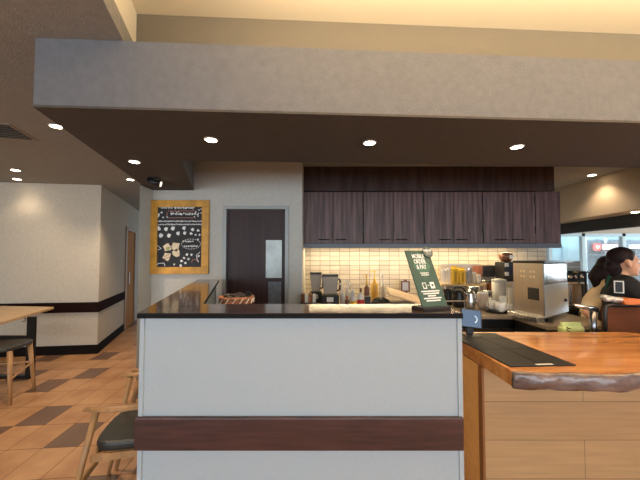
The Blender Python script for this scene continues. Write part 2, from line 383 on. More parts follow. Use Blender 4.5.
for a, b in zip(rows, rows[1:]):
    for k in range(9): bm.faces.new((a[k], a[(k+1)%9], b[(k+1)%9], b[k]))
bm.faces.new(rows[0]); bm.faces.new(rows[-1])
obj('live_edge', bm, bark, t, smooth=True)
t = thing('plank_counter', 'plank-clad light wood counter base under the orange slab', 'counter', (0,0,0))
by = 1.6; bx0 = X(483.5, by, 430)
obj('cladding', bx(bx0+.004, x_end-.1, by, by+.03, 0, SZ-.075), plank, t)
obj('side_panel', bx(bx0, bx0+.03, by+.03, kb.y-.03, 0, SZ-.075), sidewood, t)
obj('corner_post', bx(bx0-.006, bx0+.006, by-.004, by+.034, 0, SZ-.075), mat('brown_corner_strip', (.25,.10,.03), .45), t)
obj('carcass', bx(bx0+.04, x_end-.1, by+.035, kb.y-.03, 0, SZ-.08), black, t)
# black segmented mat lying on the slab
m0 = PZ(512, 367, SZ+.006); m1 = PZ(578, 365.5, SZ+.006); mb = PZ(480, 333.5, SZ+.006); ml = m0.x-.006
my0 = (m0.y+m1.y)/2; L = mb.y-my0
t = thing('black_mat', 'flat black segmented mat with a small white label on the orange slab', 'mat', (m0.x, my0, SZ))
wx = m1.x-m0.x; sk = (mb.x-m1.x)
rowsy = [0, PZ(500,350.5,SZ).y-my0, PZ(500,340.3,SZ).y-my0, L]
cg = -.6*wx
for (u0, u1) in ((0, .5), (.5, 1)):
    for a, b in zip(rowsy, rowsy[1:]):
        g = .002
        obj('mat_panel', bx(u0*wx+g*(u0>0), u1*wx-g*(u1<1), a+g, b-g, 0, .006), mat('matte_black_mat', (.016,.014,.013), .5, spec=.3), t)
obj('white_label', bx(.42*wx, .68*wx, .008, .022, .006, .0066), whitep, t)
t.rotation_euler.z = math.atan2(m1.y-m0.y, wx)
# staff-side low cabinet behind the wing and its basket
ty = 2.15
tag(obj('storage_cabinet', bx(-.62, -.15, 1.95, 2.4, 0, 1.0), darkwood, bevel=.004), 'low dark cabinet behind the bar holding the brown basket', 'cabinet')
bs = 17.5*2.2/F
t = thing('oval_basket', 'brown oval basket filled with dark and white packets behind the bar', 'basket', (X(236.5, 2.2), 2.2, 1.0))
zt = Zz(296, 2.2)-1.0
obj('bowl', lathe([(.6*bs,0),(.8*bs,.02),(bs,zt-.01),(bs,zt),(bs*.94,zt),(.75*bs,.03),(0,.03)], seg=28, sy=.8), basketm, t, smooth=True)
bm = bmesh.new()
for k in range(16):
    a = 2*PI*k/16; tube([(bs*1.0*math.cos(a), bs*.8*math.sin(a), zt-.045), (bs*1.0*math.cos(a+.2), bs*.8*math.sin(a+.2), zt-.012)], .004, bm, seg=5)
obj('white_weave', bm, whitep, t)
bm = bmesh.new()
for k in range(18):
    a = random.random()*6.28; r = random.random()**.5*bs*.7
    ball((r*math.cos(a), r*math.sin(a)*.8, zt-.01+.02*random.random()), (.03,.02,.013), bm, 8)
obj('contents', bm, mat('dark_packets', (.035,.025,.022), .4), t, smooth=True)
obj('handle', tube([(bs*.55,0,zt),(bs*.62,0,zt+.03),(bs*.75,0,zt+.028),(bs*.9,0,zt+.005)], .006), black, t)
# ================================================================= WALL CABINETS
FY = 3.53; UZ0 = Zz(243.5, FY); UZ1 = Zz(191.5, FY)
edges = [303, 363.5, 424.5, 483.8, 536.5]
struct('trim_4', bx(X(303,FY), X(557,FY), FY+.01, KY, UZ1+.01, CE-.002), cabfr)
names = ['leftmost smoked-oak wall cabinet with two doors beside the pale wall',
         'smoked-oak wall cabinet above the white bottles, second from the left',
         'smoked-oak wall cabinet above the yellow packets, second from the right',
         'rightmost two-door smoked-oak wall cabinet above the mugs and coffee machine']
for i in range(4):
    x0, x1 = X(edges[i],FY)+.004, X(edges[i+1],FY)-.004
    t = thing('wall_cabinet', names[i], 'cabinet', (x0, FY, UZ0), group='two-door wall cabinets')
    w_ = x1-x0; hh = UZ1-UZ0
    obj('body', bx(0, w_, .022, KY-FY, 0, hh), cabfr, t)
    for s in (0, 1):
        d = obj('door', bx(s*w_/2+.0015, (s+1)*w_/2-.0015, 0, .02, .004, hh-.004), cabw, t, bevel=.0015)
        hx = w_/2-.02-.15 if s == 0 else w_/2+.03
        obj('handle', tube([(hx,-.0,.045),(hx,-.018,.045),(hx+.125,-.018,.045),(hx+.125,0,.045)], .006, seg=6), blackm, d)
    for z in (.12, hh-.14):
        obj('hinge', bx(w_-.008, w_+.004, -.008, .002, z, z+.085), blackm, t)
x0 = X(edges[4],FY)+.004; x1 = X(561.5,FY)
tag(obj('cabinet_end_panel', bx(x0, x1, FY, KY, UZ0, UZ1+.0), cabw), 'plain smoked-oak end panel closing the right of the wall cabinets', 'panel')
t = thing('cabinet_light_rail', 'long grey rail with warm strip light under the wall cabinets', 'light rail', (0,0,UZ0))
obj('rail', bx(X(302.5,FY), X(561.5,FY), FY-.008, FY+.03, Zz(248,FY)-UZ0, -.001), cabedge, t)
obj('light_strip', bx(X(303,FY)+.04, X(545,FY), FY+.2, FY+.24, -.02, -.005), stripm, t)
# ================================================================= BACK COUNTER
BZ = .88; b0 = PZ(500, 316, BZ).y; b1 = X(551, 2.76)
t = thing('back_worktop', 'long pale worktop along the tiled wall under the wall cabinets', 'worktop', (0,0,BZ-.03))
obj('top', bx(W2.x+.01, 2.32, b0, KY-.002, 0, .03), mat('beige_worktop', (.27,.21,.15), .3, noise=.15, nscale=6), t, bevel=.003)
t = thing('under_counter_cabinet', 'black under-counter cabinet with recessed doors below the back worktop', 'cabinet', (0,0,0))
obj('body', bx(W2.x+.03, 2.30, b0+.04, KY-.01, 0, BZ-.032), black, t)
for k in range(5):
    a = W2.x+.05+k*.45
    d = obj('door', bx(a, a+.43, b0+.022, b0+.04, .1, BZ-.12), mat('charcoal_door', (.03,.022,.02), .35), t, bevel=.003)
    obj('handle', tube([(a+.1,b0+.022,BZ-.16),(a+.1,b0+.0,BZ-.16),(a+.33,b0+.0,BZ-.16),(a+.33,b0+.022,BZ-.16)], .006, seg=6), steel, d)
# items helper: place by photo column at real distance
def at(px, y, z=BZ): return (X(px, y), y, z)
def ppx(n, y): return n*y/F
def bottle(px, y, hpx_top, wpx, name, label, body, cap, lab=None, shape='pump', z=BZ, group=None):
    t = thing(name, label, 'bottle', at(px, y, z), group=group); H_ = Zz(hpx_top, y)-z; r = ppx(wpx/2, y)
    bh = H_*(.62 if shape == 'pump' else .72)
    obj('body', lathe([(r*.9,0),(r,.01),(r,bh*.85),(r*.8,bh*.95),(r*.35,bh),(r*.3,bh+.02),(0,bh+.02)], seg=20), body, t, smooth=True)
    if shape == 'pump':
        b = lathe([(r*.4,bh+.012),(r*.4,bh+.035),(.006,bh+.04),(.006,H_-.012),(r*.3,H_-.012),(r*.3,H_),(0,H_)], seg=14)
        tube([(0,0,H_-.006),(-r*1.0,-r*.3,H_-.006),(-r*1.1,-r*.35,H_-.02)], .006, b, seg=6)
        obj('pump', b, cap, t)
    else: obj('cap', lathe([(r*.38,bh+.015),(r*.36,H_),(0,H_)], seg=14), cap, t)
    if lab: obj('label', lathe([(r+.001,bh*.25),(r+.001,bh*.62)], seg=20), lab, t)
    return t
def blender(px, y, top, wpx, label):
    t = thing('blender', label, 'blender', at(px, y), group='jug blenders on the back worktop'); w_ = ppx(wpx, y)/2; H_ = Zz(top, y)-BZ
    obj('base', bx(-w_, w_, -w_, w_, 0, H_*.36), black, t, bevel=.012)
    obj('label', bx(-w_*.4, w_*.35, -w_-.002, -w_, .05, .1), whitep, t)
    b = bmesh.new(); r0, r1 = w_*.72, w_*.95
    v0 = [b.verts.new((x*r0, yy*r0, H_*.38)) for x, yy in ((-1,-1),(1,-1),(1,1),(-1,1))]; v1 = [b.verts.new((x*r1, yy*r1, H_*.93)) for x, yy in ((-1,-1),(1,-1),(1,1),(-1,1))]
    b.faces.new(v0); b.faces.new(v1)
    for k in range(4): b.faces.new((v0[k], v0[(k+1)%4], v1[(k+1)%4], v1[k]))
    obj('jar', b, smoke, t, bevel=.01); obj('lid', bx(-r1, r1, -r1, r1, H_*.93, H_), black, t, bevel=.006)
    obj('handle', tube([(r1*.95,0,H_*.85),(r1*1.25,0,H_*.8),(r1*1.2,0,H_*.5),(r0,0,H_*.45)], .011), black, t, smooth=True)
blender(316, 3.55, 272, 12, 'smoky jug blender standing behind, left of the pair')
blender(330, 3.32, 274, 17, 'larger smoky jug blender with a white label on its base')
t = thing('packet_tray', 'small dark tray of brown and white packets at the left wall', 'tray', at(308.5, 3.25))
tw = ppx(8, 3.25); obj('tray', bx(-tw, tw, -.08, .08, 0, .05), black, t, bevel=.005)
for k in range(4):
    p = obj('packet', bx(-tw+.012+k*.04, -tw+.045+k*.04, -.07, .06, .02, .14-.01*(k%2)), [brownb, whitep, basketm, whitep][k], t, bevel=.004)
G = 'white pump bottles on the back worktop'
bottle(342.5, 3.3, 283, 5, 'pump_bottle', 'white pump bottle nearest the blender, left of the three', whitep, whitep, group=G)
bottle(347.5, 3.42, 280, 5, 'pump_bottle', 'tallest white pump bottle in the middle of the three', whitep, whitep, group=G)
bottle(352, 3.3, 283, 5, 'pump_bottle', 'white pump bottle, right of the three beside the yellow-labelled one', whitep, whitep, group=G)
bottle(347, 3.1, 296, 4.4, 'sauce_jar', 'small brown sauce jar in front of the pump bottles', brownb, redl, shape='cap')
bottle(353.5, 3.12, 291, 6.2, 'squeeze_bottle', 'squat white bottle with a yellow label', whitep, whitep, yellow, 'cap')
bottle(360.5, 3.12, 288, 6.6, 'squeeze_bottle', 'squat white bottle with a red label and brown cap', whitep, brownb, redl, 'cap')
bottle(366.5, 3.45, 275, 5, 'syrup_bottle', 'amber syrup bottle with a yellow pump', brownb, yellow)
bottle(374.5, 3.7, 271, 7, 'syrup_bottle', 'rounded golden syrup bottle against the tiles', mat('golden_syrup', (.62,.36,.06), .2), yellow)
bottle(382.5, 3.6, 274, 5, 'syrup_bottle', 'clear pump bottle right of the golden one', mat('pale_syrup', (.65,.58,.45), .2), whitep)
tag(obj('tin_canister', bx(-.028,.028,-.04,.04,0,.12), black, loc=at(367.2, 3.16), bevel=.008), 'short black canister beside the red-labelled bottle', 'canister')
t = thing('wire_dome', 'dark round wire basket lying on the back worktop', 'basket', at(380.5, 3.18)); r = ppx(10, 3.18); bm = bmesh.new()
for k in range(9):
    a = PI*k/9; tube([(math.cos(a)*r*math.cos(q), math.sin(a)*r*math.cos(q), .02+.085*math.sin(q)) for q in [PI*j/10 for j in range(11)]], .004, bm, seg=5)
obj('wires', bm, blackm, t); obj('rim', lathe([(r,0),(r+.008,.01),(r+.008,.03),(r-.004,.03),(r-.01,0)]), blackm, t); obj('plate', lathe([(0,0),(r-.01,0),(r-.01,.06),(r*.6,.085),(0,.09)], seg=20), mat('dark_mesh', (.05,.045,.045), .5), t)
bm = bx(-.18,.18,-.14,.14,0,.014); o = obj('chopping_board', bm, mat('pale_beech', (.66,.45,.27), .45, noise=.1), bevel=.003)
o.location = (X(405,3.2), 3.26, .985); o.rotation_euler = (math.radians(12), math.radians(17), 0); tag(o, 'pale wooden board sloping down to the right beside the green sign', 'board')
tag(obj('board_rest', bx(-.13,.10,-.10,.1,0,.05), black, loc=(X(403,3.2),3.24,BZ)), 'low black block supporting the sloping wooden board', 'block')
t = thing('menu_frame', 'small dark lantern-like frame holding a white card by the tiles', 'frame', at(405, 3.8)); s = ppx(4.5, 3.8); hz = Zz(281,3.8)-BZ
obj('stand', bx(-.02,.02,-.02,.02,0,hz-.13), black, t); fr = bx(-s,s,-.012,.012,hz-.135,hz-.118); bx(-s,s,-.012,.012,hz-.015,hz,fr); bx(-s,-s+.018,-.012,.012,hz-.12,hz,fr); bx(s-.018,s,-.012,.012,hz-.12,hz,fr); bx(-.02,.02,-.01,.01,hz,hz+.02,fr)
obj('frame', fr, brownb, t); obj('card', bx(-s+.018,s-.018,-.004,.004,hz-.118,hz-.015), whitep, t)
# shelf with yellow packets and glass jars
SY = 3.72; shz = Zz(283.5, SY)
t = thing('wall_shelf', 'wooden wall shelf carrying glass jars and yellow packets', 'shelf', (0,0,shz))
obj('board', bx(X(438,SY), X(481,SY), SY-.10, KY-.002, -.022, 0), mat('pale_shelf_board', (.6,.42,.22), .4), t)
for p in (445, 475): obj('bracket', bx(X(p,SY)-.008, X(p,SY)+.008, SY, KY-.002, -.07, -.022), steel, t)
tag(obj('steel_backplate', bx(X(440,KY), X(480,KY), KY-.008, KY-.001, shz+.02, Zz(264,KY)), mat('dull_steel_plate', (.42,.42,.42), .35, metal=.8)), 'grey steel plate on the tiles behind the shelf jars', 'panel')
for k, p in enumerate((454, 461.2)):
    h_ = Zz(266-k*-1.5, SY)-shz; w_ = ppx(3.2-.3*k, SY)
    t = thing('yellow_packet', ['larger bright yellow packet on the wall shelf', 'narrower yellow packet on the shelf right of the larger one'][k], 'packet', (X(p,SY-.03),SY-.03,shz), group='yellow packets on the shelf')
    b = bx(-w_, w_, -.03, .03, 0, h_*.9); obj('pouch', b, yellow, t, bevel=.012); obj('seal', bx(-w_*.95, w_*.95, -.006, .006, h_*.88, h_), yellow, t)
    obj('stripe', bx(-.012,.016,-.031,-.030,.02,h_*.7), mat('dark_yellow_print', (.5,.25,.01), .5), t)
jl = ['wide clear jar at the left end of the wall shelf','clear jar between the wide jar and the yellow packets','clear steel-lidded jar right of the yellow packets','short clear jar near the right end of the shelf','small white cup at the right end of the shelf']
for k, (p, tp, wp) in enumerate(((443.5,269,6),(448.6,268,4),(468.3,268,6),(473.8,272,4),(478.3,274,4))):
    r = ppx(wp/2, SY); h_ = Zz(tp,SY-.02)-shz
    t = thing('storage_jar', jl[k], 'jar', (X(p,SY-.02),SY-.02,shz), group='jars on the wall shelf')
    obj('jar', lathe([(r*.9,0),(r,.01),(r,h_*.8),(r*.85,h_*.88),(0,h_*.88)], seg=18), [glassm,glassm,smoke,mat('pale_syrup',(0,0,0)),white][k], t, smooth=True)
    obj('lid', lathe([(r*.88,h_*.88),(r*.88,h_),(0,h_)], seg=18), [whitep,whitep,steel,whitep,white][k], t)
# black box on a small steel rack
ry_ = 3.88
t = thing('dark_storage_box', 'long dark box with a wooden end on the tiled wall', 'box', (X(476,ry_), ry_, Zz(276.5,ry_)))
w_ = X(499,ry_)-X(476,ry_); h_ = Zz(265.5,ry_)-Zz(276.5,ry_)
obj('box', bx(.05, w_, -.06, KY-ry_-.002, 0, h_), black, t, bevel=.004); obj('end_block', bx(0,.05,-.06,KY-ry_-.002,0,h_), mat('red_brown_end', (.22,.08,.045), .4), t); obj('groove', bx(.06,w_-.01,-.063,-.06,h_*.45,h_*.52), blackm, t)
# tall dispenser between cabinets and machine
ey = 3.68
t = thing('coffee_grinder', 'tall dark coffee grinder with white labels beside the coffee machine', 'grinder', at(505.8, ey)); w_ = ppx(6.6, ey)
ht = Zz(252,ey)-BZ
obj('stand', bx(-w_*.8,w_*.8,-.06,.10,0,ht*.42), steel, t, bevel=.01); obj('body', bx(-w_,w_,-.09,.10,ht*.42,ht*.80), black, t, bevel=.012)
obj('hopper', lathe([(w_*.6,ht*.80),(w_*.95,ht*.88),(w_*.95,ht*.97),(0,ht)], seg=20), mat('brown_hopper', (.17,.07,.035), .25), t, smooth=True)
for q, z in ((-w_*.62, .70), (-w_*.62, .52), (w_*.15, .86)): obj('label', bx(q-.02,q+.022,-.1,-.09,ht*z,ht*z+.045), whitep, t)
obj('display', bx(-w_*.2,w_*.8,-.094,-.09,ht*.55,ht*.72), mat('dark_display', (.03,.03,.06), .15), t)
# dark kettle, jugs
def pitcher(px, y, top, wpx, label, m, name='milk_pitcher', z=BZ, g=None):
    r = ppx(wpx/2, y); h_ = Zz(top,y)-z; t = thing(name, label, 'jug', at(px,y,z), group=g)
    obj('body', lathe([(r*.85,0),(r,.012),(r*.98,h_*.5),(r*.78,h_*.85),(r*.85,h_),(r*.8,h_),(r*.72,h_*.85),(r*.9,h_*.4),(0,.02)], seg=22), m, t, smooth=True)
    obj('handle', tube([(r*.8,0,h_*.88),(r*1.35,0,h_*.85),(r*1.4,0,h_*.45),(r*.95,0,h_*.25)], .007), m, t, smooth=True)
    obj('spout', tube([(-r*.7,0,h_*.8),(-r*.98,0,h_*1.0)], [.018,.008]), m, t, smooth=True); return t
pitcher(469.5, 3.1, 292, 9, 'tall polished steel milk jug between the kettle and the pots', steel)
kt = pitcher(458, 3.2, 291, 11, 'dark round kettle with an arched handle left of the steel jug', blackm, 'kettle')
obj('arched_handle', tube([(math.cos(a)*.075,0,.14+math.sin(a)*.075) for a in [PI*k/8 for k in range(9)]], .008), black, kt, smooth=True)
pitcher(447.5, 3.35, 289, 8, 'small dark jug behind the green sign, left of the kettle', blackm, 'kettle')
tag(obj('towel_rail', tube([(X(441,3.0),3.0,BZ+.03),(X(441,3.0),3.0,Zz(301,3.0)),(X(464,3.0),3.0,Zz(301,3.0)),(X(464,3.0),3.0,BZ)], .007), chrome), 'thin chrome rail standing in front of the dark kettle', 'rail')
def pot(px, y, top, wpx, label, m, name='steel_pot', z=BZ, lid=None, g=None):
    r = ppx(wpx/2, y); h_ = Zz(top,y)-z; t = thing(name, label, 'pot', at(px,y,z), group=g)
    obj('body', lathe([(r*.85,0),(r,h_*.15),(r,h_*.95),(r*1.05,h_),(r*.94,h_),(r*.92,h_*.9),(0,h_*.9)] if not lid else [(r*.85,0),(r,h_*.15),(r,h_*.9),(0,h_*.9)], seg=24), m, t, smooth=True)
    if lid: obj('lid', lathe([(r*1.04,h_*.9),(r*1.0,h_*.96),(r*.3,h_),(0,h_)], seg=24), lid, t, smooth=True)
    return t
cs = mat('warm_beige_canister', (.55,.42,.32), .35)
pot(482, 3.1, 292, 10, 'beige round canister left of the black tray of mugs', cs, 'canister', lid=whitep)
pot(486.5, 3.3, 290.5, 9, 'steel pot right behind the beige canister', steel, 'steel_pot', lid=steel)
pot(473, 3.5, 286, 12, 'low wide steel pan with lid behind the milk jug', steel, 'steel_pot', lid=steel)
pot(488.5, 3.66, 280, 5, 'narrow brown canister standing behind the pots', brownb, 'canister', lid=black)
pot(483, 3.66, 280, 5, 'narrow pale canister beside the brown one', cs, 'canister', lid=steel)
pot(498.5, 3.42, 278.5, 13, 'large white tub with a wide lid below the grinder', whitep, 'tub', lid=whitep)
ty_ = 2.90
t = thing('mug_tray', 'round black tray under the white mugs', 'tray', at(499, ty_)); r = ppx(14, ty_)
obj('tray', lathe([(r*.9,0),(r,.01),(r*1.02,.035),(r*.98,.035),(r*.93,.014),(0,.014)], seg=36, sy=.72), black, t, smooth=True)
def mug(px, y, wpx, hpx, label, z, rz, bottompx=None):
    r = ppx(wpx/2, y); h_ = ppx(hpx, y); t = thing('mug', label, 'mug', (X(px,y),y,z), rz, 'white mugs on the black tray')
    obj('cup', lathe([(r*.7,0),(r*.95,h_*.2),(r,h_*.6),(r,h_),(r*.9,h_),(r*.88,h_*.3),(0,h_*.15)], seg=22), white, t, smooth=True)
    obj('handle', tube([(r*.95,0,h_*.8),(r*1.5,0,h_*.75),(r*1.5,0,h_*.35),(r*.93,0,h_*.25)], r*.13), white, t, smooth=True)
mug(499.5, ty_-.06, 10, 9.5, 'largest white mug at the front of the black tray', BZ+.014, 0)
mug(507.8, ty_-.0, 6, 6.5, 'small white mug at the right end of the black tray', BZ+.014, 1.2)
mug(491.5, ty_+.03, 6.5, 10, 'white mug at the back left of the black tray', BZ+.014, 2.6)
mug(502, ty_+.075, 6.5, 13, 'tall white mug at the back of the black tray', BZ+.014, .6)
pot(511, 3.12, 288, 7, 'white stacked bowl set beside the coffee machine', white, 'bowl')
# espresso machine
my = 2.44
e0 = X(513,my+.30); ec = X(541.5,my); e1 = X(563,my+.25)
mz0 = BZ; mzt = Zz(261,my)
pA = Vector((e0, my+.30, 0)); pB = Vector((ec, my-.02, 0)); pC = Vector((X(567,2.72), 2.72, 0)); pD = pA+(pC-pB)
t = thing('machine_counter', 'short dark counter block carrying the big steel coffee machine', 'counter')
obj('body', bx(1.74, 2.30, 2.32, b0-.004, 0, BZ-.03), black, t); obj('top', bx(1.73, 2.31, 2.31, b0-.002, BZ-.03, BZ), MT['beige_worktop'], t, bevel=.003)
t = thing('coffee_machine', 'big boxy stainless steel coffee machine with a rounded polished corner', 'coffee machine', (pB.x, pB.y, BZ))
def lo(p): return (p.x-pB.x, p.y-pB.y)
mh = mzt-BZ
obj('body', prism([lo(pA), lo(pB), lo(pC), lo(pD)], .03, mh-.015), steel, t, bevel=.012)
obj('top_tray', prism([lo(pA+Vector((-.01,-.01,0))), (0,-.012), lo(pC+Vector((.06,0,0))), lo(pD)], mh-.014, mh), black, t)
ux = (pA-pB).normalized(); un = Vector((ux.y, -ux.x, 0)); un = un if un.y < 0 else -un
vx = (pC-pB).normalized(); vn = Vector((vx.y, -vx.x, 0)); vn = vn if vn.y < 0 else -vn
def facebox(o0, ax, nn, a, b, z0, z1, th=.004, bm=None):
    p = ax*a; q = ax*b; return prism([(p.x,p.y),(q.x,q.y),(q.x+nn.x*th,q.y+nn.y*th),(p.x+nn.x*th,p.y+nn.y*th)], z0, z1, bm)
LA = (pA-pB).length; LC = (pC-pB).length
obj('front_panel', facebox(0, ux, un, .004, LA-.004, .05, mh-.02, .003), mat('reflection_tinted_steel', (.40,.36,.33), .30, metal=1, noise=.03, nscale=3, stretch=(8,8,1)), t)  # darker warm tint paints in the wood slab reflected by plain steel
obj('display', facebox(0, ux, un, LA*.14, LA*.5, .17, .27), black, t)
for k in range(4):
    for j in range(2): obj('button', facebox(0, ux, un, LA*(.18+.1*k+(.12 if k>1 else 0)+.08), LA*(.235+.1*k+(.12 if k>1 else 0)+.08), mh*(.80-.09*j), mh*(.84-.09*j)), mat('cream_button', (.75,.65,.45), .4), t)
obj('side_seam', facebox(0, vx, vn, .01, LC-.01, mh*.62, mh*.63, .002), black, t)
obj('side_panel', facebox(0, vx, vn, .006, LC-.006, .04, mh*.61, .003), mat('daylight_tinted_steel', (.80,.88,.95), .34, metal=.85), t)  # pale blue tint paints daylight onto this steel face
obj('knob', ball(((vx*LC*.82+vn*.008).x, (vx*LC*.82+vn*.008).y, mh*.3), .014, None, 12), black, t)
obj('drip_tray', facebox(0, ux, un, .0, LA, .0, .045, .07), steel, t, bevel=.004)
for a, b in ((.06,.06),(.9,.06)):
    p = ux*LA*a-un*.05; obj('foot', bx(p.x-.02,p.x+.02,p.y-.02,p.y+.02,0,.03), black, t)
# rear machines beyond
gy = 3.2
tag(obj('equipment_stand', bx(2.36, 2.94, 3.12, 3.6, 0, BZ), black, bevel=.005), 'dark equipment stand carrying the second steel machine', 'stand')
t = thing('steam_oven', 'grey steel oven unit behind the polished coffee machine', 'oven', (X(576,gy), gy, BZ)); w_ = ppx(11, gy)
o_h = Zz(261,gy)-BZ
obj('body', bx(-w_,w_,0,.3,.0,o_h*.55), steel, t, bevel=.008); obj('door', bx(-w_*.6,w_*.9,-.02,0,.03,o_h*.5), mat('brown_tinted_steel', (.35,.28,.24), .25, metal=.9), t, bevel=.004)
obj('shelf_unit', bx(-w_,w_,.02,.3,o_h*.55,o_h*.78), black, t, bevel=.004); obj('upper_box', bx(-w_,w_*.5,0,.3,o_h*.78,o_h), mat('pale_grey_casing', (.38,.42,.44), .4), t, bevel=.012); obj('slot', bx(-w_*.7,w_*.3,-.004,0,o_h*.86,o_h*.88), whitep, t)
for k in (-.6,-.1,.4): obj('dial', ball((w_*k,-.002,o_h*.66), .022, None, 12), chrome, t)
t = thing('steel_lever_tap', 'dark steel lever and tube fittings above the steel oven', 'tap', (X(585,3.16), 3.16, BZ)); hz = Zz(272,3.16)-BZ
obj('post', tube([(0,0,0),(0,0,hz)], .012), blackm, t); obj('crossbar', tube([(-.16,0,hz-.01),(.05,0,hz)], .010), blackm, t); obj('brass_valve', ball((-.1,0,hz), (.03,.015,.012), None, 10), mat('brass', (.5,.33,.12), .3, metal=1), t)
# sink faucet (front), yellow bag
t = thing('faucet', 'dark chrome faucet with a flat spout in front of the cream sleeve', 'faucet', (X(593,2.12,320), 2.12, SZ-.1)); 
zf = Zz(310,2.12)-(SZ-.1); lx = X(571,2.12)-X(593,2.12)
obj('pipe', tube([(0,0,0),(0,0,zf)], .020, seg=14), mat('dark_chrome', (.22,.22,.24), .25, metal=1), t, smooth=True)
obj('spout', tube([(.02,0,zf),(lx*.5,-.02,zf+.025),(lx,-.03,zf+.04)], [.022,.016,.010], seg=12), chrome, t, smooth=True)
obj('collar', lathe([(.030,0),(.030,.02),(.021,.03),(0,.03)]), chrome, t)
tag(obj('sink_counter', bx(.9, 3.0, 2.06, 2.25, 0, SZ-.1), mat('dark_steel_sink_counter', (.08,.07,.065), .3, metal=.5), bevel=.004), 'dark low counter behind the orange slab carrying the faucet', 'counter')
t = thing('coffee_bag', 'pale green folded bag with dark letters behind the orange slab', 'bag', (X(571,2.2,328), 2.2, SZ-.1)); w_ = ppx(11, 2.2); h_ = Zz(322,2.2)-(SZ-.1)
bm = bx(-w_,w_,-.03,.03,0,h_*.8); obj('pouch', bm, limeb, t, bevel=.015); obj('folded_top', bx(-w_*.9,w_*.85,-.012,.012,h_*.78,h_), limeb, t, bevel=.004)
obj('lettering', xf(text_bm('OY', .05), Matrix.Translation((-w_*.5,-.0315,h_*.55)) @ Matrix.Rotation(PI/2,4,'X') @ Matrix.Rotation(PI/2,4,'Z')), black, t)
# blue tablet terminal at the end of the bar
tyy = 1.93
tl = PY(463, 309.5, tyy); tr = PY(481, 311.5, tyy)
t = thing('tablet_terminal', 'small blue-screened tablet on a black stand at the end of the bar', 'tablet', (X(471.5,tyy,318), tyy, SZ)); w_ = ppx(10.3,tyy); zc = Zz(318.5,tyy)-SZ; hh = ppx(9.0,tyy)
R = Matrix.Translation((0,0,zc)) @ Matrix.Rotation(math.radians(7),4,'Y') @ Matrix.Rotation(math.radians(-14),4,'X')
obj('housing', xf(bx(-w_,w_,0,.012,-hh,hh), R), black, t, bevel=.004); obj('display', xf(bx(-w_*.92,w_*.88,-.002,0,-hh*.9,hh*.9), R), screen, t)
bm = xf(tube([(math.cos(a)*.022,-.003,math.sin(a)*.022) for a in [-1.2+k*.3 for k in range(9)]], .0022, seg=5), R @ Matrix.Translation((.012,0,-.003))); xf(bm, Matrix.Identity(4)); obj('screen_arc', bm, screenw, t)
obj('stand', xf(bx(-.02,.02,.01,.03,-zc,0), Matrix.Translation((0,.01,zc))), black, t); obj('foot', bx(-.05,.05,-.04,.06,0,.01), black, t)
# ================================================================= GREEN SIGN ON THE BAR
sy_ = (cy0+bk)/2-.03
base = PY(435.5, 309.5, sy_)
t = thing('counter_sign', 'dark green leaning order sign with white lettering on the bar top', 'sign', (base.x, sy_, CT))
a_y = math.radians(23); lean = math.radians(25)
# face normal turned to the right, top leaning away
pw = .142; ph = .274
M = Matrix.Rotation(a_y,4,'Z') @ Matrix.Rotation(-lean,4,'X')
M0 = Matrix.Translation((0,0,.012)) @ M
obj('board', xf(bx(-pw/2,pw/2,0,.006,0,ph), M0), green, t, bevel=.0015)
obj('base', xf(bx(-pw/2-.012,pw/2,-.02,.06,0,.012), Matrix.Rotation(a_y,4,'Z')), black, t, bevel=.002)
bm = bmesh.new(); v = [bm.verts.new(p) for p in ((0,-.0006,ph*.93),(.042,-.0006,ph*.66),(.0,-.0006,ph*.47),(-.042,-.0006,ph*.66))]; bm.faces.new(v)
bm2 = prism([(0,ph*.985),(.05,ph*.70),(0,ph*.48),(-.05,ph*.70)], 0, .0006)
obj('light_diamond', xf(bm2, M0 @ Matrix.Translation((0,0,0)) @ Matrix.Rotation(PI/2,4,'X')), greenl, t); bm.free()
def onsign(s, size, z, x=-.006): return xf(text_bm(s, size), M0 @ Matrix.Translation((x,-.0014,z)) @ Matrix.Rotation(PI/2,4,'X') @ Matrix.Diagonal((.78,1.15,1,1)))
for s, z in (('MOBILE',.885),('ORDER',.785),('& PAY',.685)): obj('lettering', onsign(s, .027, ph*z), chalk, t)
for z, w_, k in ((.575,.05,1),(.54,.045,1),(.255,.105,0),(.215,.09,0),(.175,.045,0),(.135,.10,0),(.095,.08,0)):
    x = -w_/2; bm = bmesh.new()
    while x < w_/2:
        l = random.uniform(.004,.010); bx(x, min(x+l,w_/2), -.0016, -.0006, ph*z-.002-(0 if k else .001), ph*z+.002+(0 if k else .0012), bm); x += l+.0016
    obj('small_text', xf(bm, M0), chalk, t)
bm = bmesh.new(); 
for x0, x1, z0, z1 in ((-.034,-.031,.30,.40),(-.016,-.013,.30,.40),(-.034,-.013,.395,.405),(-.034,-.013,.30,.315)): bx(x0,x1,-.0018,-.0006,ph*z0,ph*z1,bm)
bx(-.006,.004,-.0018,-.0006,ph*.35,ph*.362,bm)
obj('phone_icon', xf(bm, M0), chalk, t)
bm = bx(.010,.034,-.0018,-.0006,ph*.30,ph*.41); obj('phone_icon', xf(bm, M0), chalk, t)
obj('icon_heart', xf(xf(lathe([(0,0),(.006,0),(.006,.001),(0,.001)]), Matrix.Translation((.022,-.0018,ph*.355)) @ Matrix.Rotation(PI/2,4,'X')), M0), green, t)
bg = obj('round_badge', xf(lathe([(0,0),(.029,0),(.029,.003),(0,.003)], seg=28), M0 @ Matrix.Translation((pw/2-.012,-.003,ph*.965)) @ Matrix.Rotation(PI/2,4,'X')), mat('grey_green_badge', (.075,.10,.09), .5), t)
obj('badge_text', xf(text_bm('NEW', .021), M0 @ Matrix.Translation((pw/2-.012,-.007,ph*.99)) @ Matrix.Rotation(PI/2,4,'X')), chalk, bg)
bm = bmesh.new()
